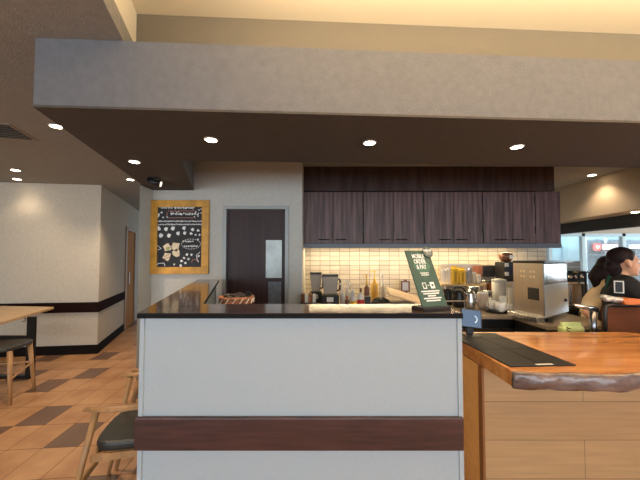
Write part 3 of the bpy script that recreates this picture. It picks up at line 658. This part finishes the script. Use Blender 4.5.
for z in (-.006,-.013): bx(-.016,.016,-.007,-.006,z,z+.003,bm)
obj('badge_text', xf(bm, M0 @ Matrix.Translation((pw/2-.012,0,ph*.965))), mat('grey_print', (.4,.42,.4), .6), bg)
# ================================================================= CHALKBOARD
q0 = PY(149.5, 274, WY-.03); q1 = PY(209, 200, WY-.03)
bw, bh = q1.x-q0.x, q1.z-q0.z
t = thing('chalkboard', 'chalkboard in a golden wooden frame with chalk drawings on the pale wall', 'chalkboard', (q0.x, WY-.035, q0.z))
fwid = .075
obj('board', bx(fwid*.8,bw-fwid*.8,.012,.033,fwid*.8,bh-fwid*.8), slate, t)
for a in ((0,bw,0,fwid),(0,bw,bh-fwid,bh),(0,fwid,fwid,bh-fwid),(bw-fwid,bw,fwid,bh-fwid)): obj('frame_rail', bx(a[0],a[1],0,.033,a[2],a[3]), yellowwood, t, bevel=.003)
# photo pixel -> board coords
def bc(px, py): p = PY(px, py, WY-.024); return p.x-q0.x, p.z-q0.z
def seg(bm, p, q, r=.0035):
    a, b = bc(*p), bc(*q); tube([(a[0],.0115,a[1]),(b[0],.0115,b[1])], r, bm, seg=5)
def dot(bm, px, py, r):
    a = bc(px, py); k = 9; n0 = random.random()*6
    pts = [(a[0]+math.cos(2*PI*i/k)*r*ppx(1,WY)*(1+.25*math.sin(3*i+n0)), a[1]+math.sin(2*PI*i/k)*r*ppx(1,WY)*(1+.2*math.cos(2*i+n0))) for i in range(k)]
    b = prism([(x,-z) for x,z in pts], 0, .001); xf(b, Matrix.Translation((0,.0115,0)) @ Matrix.Rotation(-PI/2,4,'X')); 
    for v in b.verts: pass
    me = bpy.data.meshes.new('tmp'); b.to_mesh(me); b.free(); bm.from_mesh(me); bpy.data.meshes.remove(me)
def script(bm, x0, x1, y, h, r=.0035, gap=.6):
    x = x0
    while x < x1:
        w_ = random.uniform(1.0,1.9)*h*.45
        for _ in range(3):
            seg(bm, (x+random.random()*w_, y-h/2+random.random()*h), (x+random.random()*w_, y-h/2+random.random()*h), r)
        seg(bm, (x, y-h*.2+random.random()*h*.4), (x+w_, y-h*.2+random.random()*h*.4), r)
        x += w_+gap
for a_ in ((159,172,207.5,2.6,.003,.4),(174,194,207.8,3,.0045,.3),(170.5,180,213.8,5,.006,.8),(181,197,214,3,.004,.5),(158.5,201,221.3,1.8,.003,.25),(158.5,201,224.4,1.8,.003,.25),(183,192,241.3,2.4,.004,.4),(184,198,246.2,2.2,.0035,.4)):
    bm = bmesh.new(); script(bm, *a_); obj('chalk_writing', bm, chalk, t)
bm = bmesh.new()
for x, y, r in ((158,228.5,2.4),(166,229,2.0),(173,228.3,2.1),(184,228,1.9),(192.5,229.5,1.7),(198,230.5,1.3),(161,235.5,2.2),(169,235.5,2.0),(178,233.3,1.9),(184.7,233,1.7),(191,233.6,1.4),(195.5,234.8,1.0),(199.6,234.8,1.0),(158,215,2.0),(161.5,212.5,1.0),(163,217.5,.8),(167,217,.8),(196,212,.7),(199,210,.7),(201,213,.6),(198,216,.7),(187,254.5,1.3),(191.5,254.7,1.2),(184,258,1.1),(188.5,259,1.1),(181.5,261,1.3),(185.3,263,1.2),(180.6,265.5,1.3),(174.2,264.4,.9),(198.7,256,1.1),(198,239.5,.9),(201,209,.6),(194.5,216.5,.6)): dot(bm, x, y, r)
obj('chalk_blossoms', bm, chalk, t)
bm = bmesh.new()
for x, y, r in ((175.5,246.5,4.4),(176,253,3.9)): dot(bm, x, y, r)
for x, y, r in ((167.3,247.5,3.9),(167,256.5,4.0)): dot(bm, x, y, r)
obj('chalk_cups', bm, cream, t)
bm = bmesh.new()
for x, y, r in ((168,248.5,1.9),): dot(bm, x, y, r)
for v in bm.verts: v.co.y -= .002
obj('chalk_leaf', bm, chalkg, t)
bm = bmesh.new()
for k in range(22):
    a, b = 2*PI*k/22, 2*PI*(k+.6)/22; seg(bm, (191+9.5*math.cos(a), 244+5*math.sin(a)), (191+9.5*math.cos(b), 244+5*math.sin(b)), .003)
obj('chalk_bubble', bm, chalk, t)
for P_ in ([(156,245),(159,246.5),(161,248.5),(158,250)], [(200,252),(196.5,255),(197,259),(198.5,262)], [(156.5,266),(158,263.5),(164,263),(165,266)]):
    bm = bmesh.new()
    for p, q in zip(P_, P_[1:]): seg(bm, p, q, .004)
    obj('chalk_outline', bm, chalk, t)
bm = bmesh.new()
for p, q in (((168,211),(196,211)),((168,217.8),(196,217.8)),((167,212),(167,217)),((191.5,262.5),(193,259.5)),((193,259.5),(197,260)),((197,260),(198,262.5)),((163.5,257),(169,254.5)),((164,259),(170,257))): seg(bm, p, q, .0035)
obj('chalk_border', bm, chalkp, t)
# ================================================================= CEILING LAMPS
def downlight(px, py, z, label, e=28, r=.042, col=(1,.78,.55)):
    p = PZ(px, py, z)
    t = thing('downlight', label, 'downlight', (p.x, p.y, z), group='recessed ceiling downlights')
    obj('trim_ring', lathe([(r*1.25,-.001),(r*1.25,-.004),(r*1.0,-.006),(r*.98,-.001)], seg=24), mat('white_ring', (.7,.65,.6), .4), t)
    obj('bulb', lathe([(0,-.002),(r*.97,-.002),(r*.97,-.0045),(0,-.0045)], seg=20), lampm, t)
    l = bpy.data.lights.new('downlight_beam', 'SPOT'); l.energy = e; l.color = col; l.spot_size = math.radians(115); l.spot_blend = .7; l.shadow_soft_size = .04
    lo_ = bpy.data.objects.new('downlight_beam', l); C.objects.link(lo_); lo_.parent = t; lo_.location = (0,0,-.02)
downlight(56, 126, CE, 'downlight on the left ceiling right beside the soffit edge', 60)
downlight(15.5, 170, CE, 'nearer of the two downlights above the far left wall', 24)
downlight(17, 179, CE, 'farther downlight above the left wall, close to it', 9)
downlight(130.5, 179.5, CE, 'downlight in the corridor ceiling by the chalkboard wall', 80)
downlight(134.5, 161.5, SO, 'small downlight in the soffit above the bar wing', 20, .035)
downlight(211, 139.5, SO, 'soffit downlight left of centre above the bar', 22, .035)
downlight(369.5, 142.5, SO, 'soffit downlight above the bar near the green sign', 22, .035)
downlight(517, 146.5, SO, 'soffit downlight above the orange wooden counter', 22, .035)
downlight(592, 175, CE, 'downlight in the kitchen ceiling beside the tan beam', 24)
p = PZ(605, 211.8, 1.97)
t = thing('downlight', 'small downlight on the underside of the tan beam', 'downlight', (BX+.16, p.y, 1.968)); obj('bulb', lathe([(0,-.002),(.04,-.002),(.04,-.006),(0,-.006)]), lampm, t)
p = PZ(153.5, 178, SO)
t = thing('spotlight', 'black swivel spotlight on the soffit aimed at the chalkboard', 'spotlight', (p.x, p.y, SO))
obj('mount', lathe([(.05,-.008),(.05,0),(0,0)]), black, t); obj('arm', tube([(0,0,-.006),(.0,0,-.03)], .008), black, t)
obj('head', tube([(-.05,-.01,-.028),(.05,.03,-.05)], [.025,.032], seg=16), black, t, smooth=True); obj('bulb', tube([(.0505,.0305,-.0502),(.053,.031,-.051)], .022, seg=16), mat('warm_bulb', (1,.8,.55), emit=6), t)
# ceiling air vent
p = PZ(-6, 130, CE)
t = thing('ceiling_vent', 'black slotted air vent in the left ceiling at the photo edge', 'vent', (p.x, p.y, CE), .25)
obj('frame', bx(-.22,.22,-.18,.18,-.006,0), mat('taupe_vent_frame', (.30,.25,.2), .6), t)
for k in range(7): obj('slat', bx(-.19,.19,-.15+k*.045,-.125+k*.045,-.012,-.006), black, t)
# ================================================================= LEFT TABLE AND CHAIRS
TZ = .74
tp = PZ(54, 306.8, TZ); tq = PZ(0, 322.5, TZ); tf = PZ(0, 308.2, TZ)
e_ = (tq-tp).normalized(); ff = (tf-tp).normalized()
t = thing('dining_table', 'light wood table with a black metal frame by the left wall', 'table', (tp.x, tp.y, 0))
P0 = Vector((0,0,0)); P1 = e_*1.35; P2 = e_*1.35+ff*.75; P3 = ff*.75
P3 = Vector((-.8, .08, 0)); P2 = P1+P3
obj('tabletop', prism([P0,P1,P2,P3], TZ-.03, TZ), mat('pale_oak_tabletop', (.58,.37,.17), .3, noise=.1, nscale=4, stretch=(1,8,1)), t, bevel=.003)
lf = PZ(30, 378, 0)-Vector((tp.x,tp.y,0))
bm = bx(lf.x-.04,lf.x+.04,lf.y-.02,lf.y+.02,0,TZ-.03); obj('leg', bm, blackm, t)
obj('leg', bx(lf.x-.65,lf.x-.57,lf.y-.02,lf.y+.02,0,TZ-.03), blackm, t)
obj('crossbar', bx(lf.x-.6,lf.x,lf.y-.015,lf.y+.015,TZ-.32,TZ-.25), blackm, t)
obj('foot_bar', bx(lf.x-.7,lf.x+.02,lf.y-.03,lf.y+.03,0,.035), blackm, t)
hk = PZ(24, 318, TZ-.035)-Vector((tp.x,tp.y,0))
obj('hook', tube([(hk.x+math.sin(a)*.02,hk.y,TZ-.055+math.cos(a)*.02) for a in [k*.5 for k in range(9)]], .004, seg=6), blackm, t)
def stool(loc, rz):
    s = .54
    t = thing('stool', 'wooden stool with a dark padded seat beside the light wood table', 'stool', loc, rz)
    # local: x to the right, y away
    bm = bmesh.new(); n_ = 20; pr = []
    for k in range(n_):
        a = 2*PI*k/n_; pr.append((.21*math.copysign(abs(math.cos(a))**.55, math.cos(a)), .21*math.copysign(abs(math.sin(a))**.55, math.sin(a))))
    obj('seat', prism(pr, s-.035, s), leather, t, bevel=.012)
    for x in (-1,1):
        for y in (-1,1): obj('leg', tube([(x*.20,y*.18,0),(x*.165,y*.145,s-.035)], [.015,.022], seg=12), ash, t, smooth=True)
    for x in (-1,1): obj('stretcher', tube([(x*.19,-.17,.24),(x*.185,.165,.30)], .011), ash, t)
    obj('stretcher', tube([(-.18,.165,.30),(.18,.165,.30)], .011), ash, t)
    return t
la = PZ(9, 406, 0); lb = PZ(35, 389, 0)
vv = lb-la; ang = math.atan2(vv.y, vv.x)-PI/2
# right side legs at local (+.2,-.18) and (+.2,+.18)
off = Matrix.Rotation(ang,3,'Z') @ Vector((.2,0,0)); cc = (la+lb)/2-off
ch = stool((cc.x, cc.y, 0), ang+PI)   # backrest toward the viewer side hidden outside the frame
ch.rotation_euler.z = ang+PI/2*0
# ---- armchairs by the bar wing
def armchair():
    t = thing('armchair', 'x', 'chair', (0,0,0), 0, 'wooden armchairs along the bar wing')
    # local: front -x, back +x
    sz = .425
    n_ = 24; pr = []
    for k in range(n_):
        a = 2*PI*k/n_; pr.append((.20*math.copysign(abs(math.cos(a))**.5, math.cos(a))-.03, .195*math.copysign(abs(math.sin(a))**.5, math.sin(a))))
    obj('seat', prism(pr, sz-.04, sz+.01), leather, t, bevel=.016)
    for y in (-1,1):
        obj('leg', tube([(-.31,y*.25,0),(-.185,y*.222,.62)], [.011,.017], seg=12), ash, t, smooth=True)
        obj('leg', tube([(.24,y*.21,0),(.185,y*.215,.62)], [.013,.019], seg=12), ash, t, smooth=True)
        pts = [(-.235,y*.222),(-.10,y*.248),(.05,y*.25),(.17,y*.215)]
        obj('armrest', tube([(x,yy,.632) for x,yy in pts], [.018,.030,.027,.022], seg=12, sy=.5), ash, t, smooth=True)
        obj('seat_rail', bx(-.2,.19,y*.20-.009,y*.20+.009,sz-.07,sz-.035), ash, t)
    b = tube([(.165+.07*math.cos(a), .215*math.sin(a), .665+.02*math.cos(a)) for a in [-PI/2+k*PI/8 for k in range(9)]], .026, seg=12, sy=1.3); obj('backrest', b, ash, t, smooth=True)
    obj('stretcher', tube([(-.262,-.238,.25),(-.262,.238,.25)], .011, sy=1.6), ash, t); obj('seat_rail', bx(-.215,-.197,-.21,.21,sz-.07,sz-.035), ash, t)
    return t
ac = armchair()
f1 = PZ(106, 472, 0)            # far front foot of the nearest armchair
az = math.radians(13)
def acpos(foot): return foot-Matrix.Rotation(az,3,'Z') @ Vector((-.31,.25,0))
p = acpos(f1)+Vector((.03,-.02,0)); ac.location = (p.x, p.y, 0); ac.rotation_euler.z = az
ac['label'] = 'nearest wooden armchair with a dark padded seat, partly hidden by the bar'
dv = Vector((wo.x-cl, wo.y-cy0, 0)).normalized()
p2 = Vector((p.x,p.y,0))+dv*.56+Vector((.05,0,0)); place(ac, p2, az+.05, 'second wooden armchair, seen behind the nearest one along the bar wing')
# ================================================================= PEOPLE
def remesh(bm, name, m, parent=None, vox=.009, sm=6):
    o = obj(name, bm, m, parent, smooth=True)
    r = o.modifiers.new('Remesh', 'REMESH'); r.mode = 'VOXEL'; r.voxel_size = vox; r.use_smooth_shade = True
    s = o.modifiers.new('Smooth', 'SMOOTH'); s.iterations = sm; s.factor = .5
    return o
def capsule(bm, pts, rad, sy=1.0):
    tube(pts, rad, bm, seg=14, sy=sy)
    for p, r in zip(pts, rad): ball(p, r*.995, bm, 14)
def hand(bm, w, d, side, s=1.0):
    # palm at wrist w pointing along d; side = thumb direction
    w = Vector(w); d = Vector(d).normalized(); sd = Vector(side).normalized(); nn = d.cross(sd).normalized()
    for k in range(4):
        o_ = sd*(.027-.018*k)*s; L_ = (.072,.08,.074,.058)[k]*s
        a = w+o_*.6; b = w+o_+d*.085*s
        tube([a, w+o_*.9+d*.04*s, b], [.013*s,.0125*s,.010*s], bm, seg=10)
        c = b+d*L_*.45+nn*.006*s; e = c+d*L_*.3+nn*.018*s; f = e+d*L_*.18+nn*.022*s
        tube([b, c, e, f], [.0092*s,.0085*s,.0078*s,.006*s], bm, seg=10)
        for q, rr in ((b,.0095),(c,.0086),(e,.0079),(f,.0063)): ball(q, rr*s, bm, 10)
    a = w+sd*.022*s+d*.02*s; b = a+sd*.028*s+d*.028*s; c = b+d*.03*s+sd*.006*s; 
    tube([a,b,c], [.013*s,.0105*s,.008*s], bm, seg=10)
    for q, rr in ((a,.013),(b,.0107),(c,.0083)): ball(q, rr*s, bm, 10)
def person(label, hx, hy, hz, face, torso_lean, shirt, hair_len, sex_scale, arms, shirt_label=None, cap=False):
    """hx,hy,hz head centre; face = horizontal facing dir; body below leans back from the head"""
    f = Vector(face).normalized(); s = Vector((-f.y, f.x, 0)); U = Vector((0,0,1)); k = sex_scale
    H = Vector((hx,hy,hz)); neck = H-f*.025*k-U*.12*k; chest = neck-f*torso_lean*.45-U*.16*k; waist = neck-f*torso_lean*1.0-U*.44*k; hip = neck-f*torso_lean*1.15-U*.62*k
    hip.z = max(hip.z, .82); waist.z = max(waist.z, hip.z+.14)
    bm = bmesh.new()
    ball(H+U*.02, (.082*k,.082*k,.105*k), bm, 20); 
    capsule(bm, [H+f*.035*k-U*.045*k, H+f*.045*k-U*.07*k], [.055*k,.042*k])               # jaw
    capsule(bm, [H+f*.078*k+U*.005, H+f*.096*k-U*.022*k], [.010*k,.014*k])                 # nose
    capsule(bm, [H+f*.083*k-U*.055*k+s*.014, H+f*.083*k-U*.055*k-s*.014], [.009,.009])     # lips
    ball(H+f*.07*k-U*.092*k, .02*k, bm, 10)
    for q in (-1,1):
        capsule(bm, [H+s*q*.082*k-U*.025*k+f*.012, H+s*q*.098*k+U*.018*k-f*.002], [.012*k,.017*k])   # ears
        ball(H+f*.075*k+s*q*.03*k+U*.028*k, (.02*k,.02*k,.008*k), bm, 10)                   # brow
    capsule(bm, [H-U*.04*k-f*.01, neck-U*.02*k], [.05*k,.052*k])
    L1, R1 = neck+s*.155*k-U*.05*k, neck-s*.155*k-U*.05*k
    def torso(bm, g=0):
        capsule(bm, [L1, neck-U*.03, R1], [.05*k+g,.055*k+g,.05*k+g]); 
        for q in (-.08,0,.08): capsule(bm, [neck+s*q*k-U*.07*k, chest+s*q*k, waist+s*q*.85*k, hip+s*q*1.05*k], [.065*k+g,.095*k+g,.085*k+g,.1*k+g])
    torso(bm)
    lg = []
    for q in (-1,1):
        hp = hip+s*q*.085*k; kn = Vector((hp.x,hp.y,.46))+f*.03; an = Vector((hp.x,hp.y,.08)); lg.append((hp,kn,an))
        capsule(bm, [hp,kn,an], [.08*k,.055*k,.036*k]); capsule(bm, [an-U*.035, an+f*.15-U*.05], [.034,.028])
    ar = []
    for sh, (elb, wr, sd) in zip((L1,R1), arms):
        E_ = Vector(elb); Wr = Vector(wr); ar.append((sh,E_,Wr)); capsule(bm, [sh,E_], [.046*k,.036*k]); capsule(bm, [E_,Wr], [.036*k,.024*k]); hand(bm, Wr, Wr-E_, sd, k)
    body = remesh(bm, 'person', skin, None, .008, 5); tag(body, label, 'person')
    for q in (-1,1):
        e = H+f*.079*k+s*q*.03*k+U*.012*k; ey_ = obj('eye', ball(e, .011, None, 12), mat('eye_white', (.8,.78,.75), .2), body, smooth=True)
        obj('iris', ball(e+f*.008, .0055, None, 10), black, ey_, smooth=True)
    bm = bmesh.new(); torso(bm, .011)
    for sh, E_, Wr in ar: capsule(bm, [sh, sh.lerp(E_,.86)], [.074*k,.068*k])
    o = remesh(bm, 'shirt', shirt, body, .009, 4)
    bm = bmesh.new()
    capsule(bm, [hip+s*.06*k, hip-s*.06*k], [.112*k,.112*k])
    for hp,kn,an in lg: capsule(bm, [hp,kn,an], [.098*k,.07*k,.055*k])
    remesh(bm, 'trousers', blackcl, body, .011, 4)
    for hp,kn,an in lg:
        bm = bmesh.new(); capsule(bm, [an-U*.03, an+f*.16-U*.045], [.046,.036]); remesh(bm, 'shoe', black, body, .009, 3)
    # apron: shell over the front of the torso
    bm = bmesh.new(); rows = []
    for p, w_, d_ in ((neck-U*.1*k,.09,.083),(chest-U*.02,.12,.113),(waist,.155,.105),(hip,.185,.122),(Vector((hip.x,hip.y,hip.z-.25)),.19,.125)):
        r = [bm.verts.new(p+s*(w_+.012)*k*math.sin(a)+f*(d_*k*math.cos(a)*1.0+.02)) for a in [-2.1+.42*j for j in range(11)]]; rows.append(r)
    for a, b in zip(rows, rows[1:]):
        for j in range(10): bm.faces.new((a[j],a[j+1],b[j+1],b[j]))
    o = obj('apron', bm, apron, body, smooth=True); sm = o.modifiers.new('Solid','SOLIDIFY'); sm.thickness = .006
    bm = bmesh.new()
    for q in (-1,1): tube([neck-U*.1*k+s*q*.06*k+f*.105*k, neck+U*.012+s*q*.066*k+f*.03, neck-f*.072*k-U*.0, neck-f*.1*k-U*.12], .010, bm, seg=8)
    obj('apron_strap', bm, apron, body, smooth=True)
    bm = bmesh.new()
    ball(H-f*.022*k+U*.052*k, (.094*k,.094*k,.088*k), bm, 20); ball(H-f*.045*k+U*.0*k, (.068*k,.068*k,.08*k), bm, 20)
    if hair_len:
        capsule(bm, [H-f*.09*k+U*.0, H-f*.125*k-U*.08*k, H-f*.11*k-U*.17*k-U*hair_len*.3], [.055*k,.06*k,.03*k])
    capsule(bm, [H-f*.06*k-U*.03*k, H-f*.05*k-U*.08*k], [.07*k,.055*k])
    for q in (-1,1): capsule(bm, [H+s*q*.055*k+f*.02*k+U*.07*k, H+s*q*.072*k+f*.03*k+U*.03*k], [.03*k,.012*k])
    remesh(bm, 'hair', hairm, body, .007, 5)
    if cap:
        bm = lathe([(.102*k,.035*k),(.105*k,.06*k),(.095*k,.1*k),(.06*k,.135*k),(0,.145*k)], seg=28, c=(H-f*.02*k)[:]); 
        o = obj('cap', bm, blackcl, body, smooth=True)
        pk = [H+f*(.06+.075*math.cos(a))*k+s*.085*k*math.sin(a)+U*.045*k for a in [-1.3+.26*j for j in range(11)]]
        b = bmesh.new(); v0 = [b.verts.new(p) for p in pk]; v1 = [b.verts.new(p+U*.006) for p in pk]; b.faces.new(v0); b.faces.new(v1)
        for j in range(11): b.faces.new((v0[j],v0[(j+1)%11],v1[(j+1)%11],v1[j]))
        obj('cap_brim', b, blackcl, o)
    return body
# nearer person in black, head in profile to the right
ax_, ay_ = X(624, 2.5), 2.5; az_ = Zz(263, ay_)
person('person in a black top bending over the counter, head turned to the right', ax_, ay_, az_, (1,-.65,0), .03, blackcl, 0, .98,
       [((ax_+.22, ay_+.06, 1.04), (ax_+.32, ay_-.14, 1.08), (-.8,-.5,0)), ((ax_+.0, ay_-.19, 1.06), (ax_+.17, ay_-.25, 1.10), (.3,.9,0))])
hx_, hy_ = X(610.5, 2.9), 2.9; hz_ = Zz(269, hy_)
person('person in a cream short-sleeved shirt and green apron with dark tied-back hair', hx_, hy_, hz_, (1,-.7,0), .10, beige, .1, .93,
       [((hx_+.16, hy_+.14, 1.0), (hx_+.3, hy_+.08, 1.0), (0,-1,0)), ((X(586,2.6,308), 2.6, Zz(311,2.6)), (X(603,2.5,330), 2.5, Zz(331,2.5)), (0,1,0))])
# badge/phone, paper bag, dark panel
pA_ = bpy.data.objects['person']; py_ = ay_-.245
bcx, bcz = X(618,py_,287), Zz(292,py_)
w_ = ppx(3.6,2.4); h_ = ppx(12,2.4)
bpy.context.view_layer.update()
rd = ray(619, 287).normalized(); hit, hp_, hn_, _, ho_, _ = bpy.context.scene.ray_cast(bpy.context.evaluated_depsgraph_get(), CAM+rd*2.6, rd)
bp_ = hp_-rd*.03 if hit else Vector((2.4, 2.4, 1.2))
bd_ = obj('badge', bx(-w_,w_,0,.006,-h_/2,h_/2), whitep, pA_, bp_); bd_['label'] = 'small white framed badge'; bd_.rotation_euler.z = math.atan2(rd.y, rd.x)-PI/2
obj('badge_card', bx(-w_+.008,w_-.008,-.002,.001,.008-h_/2,h_/2-.008), black, bd_); obj('badge_clip', bx(-.006,.006,.002,.045,h_/2-.006,h_/2+.006), black, bd_)
t = thing('paper_bag', 'orange paper pack with a crumpled silver top held over the dark panel', 'bag', (X(625,2.11,300), 2.11, Zz(304.5,2.11)))
u = ppx(1,2.11)
bm = prism([(-9*u,5*u),(-3*u,7*u),(8*u,6*u),(26*u,4*u),(26*u,.6*u),(5*u,.6*u),(-6*u,.6*u)], -.03, .05); xf(bm, Matrix.Rotation(PI/2,4,'X')); obj('pack', bm, kraft, t, bevel=.006)
bm = bmesh.new()
for k in range(12): ball((-20*u+k*1.3*u, random.uniform(-.02,.02), 6.5*u-.22*u*k+random.uniform(-1,1)*u), (3*u, .03, 2.6*u), bm, 10)
obj('crumpled_top', bm, foil, t, smooth=True)
t = thing('register_back_panel', 'dark reddish-brown panel with rounded black border on the right counter', 'panel', (X(608.5,2.07,320), 2.1, SZ-.1))
w_ = ppx(60,2.1); h_ = Zz(304.5,2.1)-(SZ-.1)
obj('panel', bx(.015,w_,0,.04,0,h_-.02), posw, t); bm = tube([(0.006,.0,0),(0.006,.0,h_-.04),(.016,0,h_-.012),(.04,.0,h_-.004),(w_,.0,h_+.004)], .012, seg=8); obj('border', bm, black, t, smooth=True)
# ================================================================= LIGHT
def area(name, loc, rot, sx, sy, e, col):
    l = bpy.data.lights.new(name, 'AREA'); l.shape = 'RECTANGLE'; l.size = sx; l.size_y = sy; l.energy = e; l.color = col
    o = bpy.data.objects.new(name, l); C.objects.link(o); o.location = loc; o.rotation_euler = rot; return o
area('window_daylight', (0,-4.8,1.45), (PI/2,0,0), 13, 1.8, 345, (.82,.91,1.0))
area('east_fill_light', (11.9,3.5,1.5), (PI/2,0,PI/2), 6, 1.8, 350, (.78,.92,1.0))  # added lamp for bluish reflections on the steel; the east wall has no window
area('under_cabinet_light', ((X(303,FY)+X(545,FY))/2, FY+.22, UZ0-.03), (0,0,0), 2.7, .04, 20, (1,.77,.45))
area('cove_light', (2.4,1.0,CE+.01), (PI,0,0), 5.6, .25, 112, (1,.75,.46))
area('concourse_light', (9, 9.3, 3.9), (math.radians(40),0,0), 12, 1.5, 430, (.85,.96,1.0))
area('kitchen_daylight', (7.0, 7.2, 1.3), (-PI/2,0,0), 5, 1.2, 70, (.75,.92,1.0))
W = bpy.data.worlds.new('sky'); bpy.context.scene.world = W; W.use_nodes = True
W.node_tree.nodes['Background'].inputs['Color'].default_value = (.72,.86,1,1); W.node_tree.nodes['Background'].inputs['Strength'].default_value = 1.0
# ================================================================= CAMERA
cd = bpy.data.cameras.new('camera'); co = bpy.data.objects.new('camera', cd); C.objects.link(co)
cd.sensor_width = 36; cd.lens = F/640*36; cd.shift_y = SH/640; cd.clip_start = .02
co.location = CAM; co.rotation_euler = (PI/2+TH, 0, 0)
sc = bpy.context.scene; sc.camera = co
sc.view_settings.view_transform = 'Standard'; sc.view_settings.look = 'None'; sc.view_settings.gamma = 1; sc.view_settings.exposure = 0.0
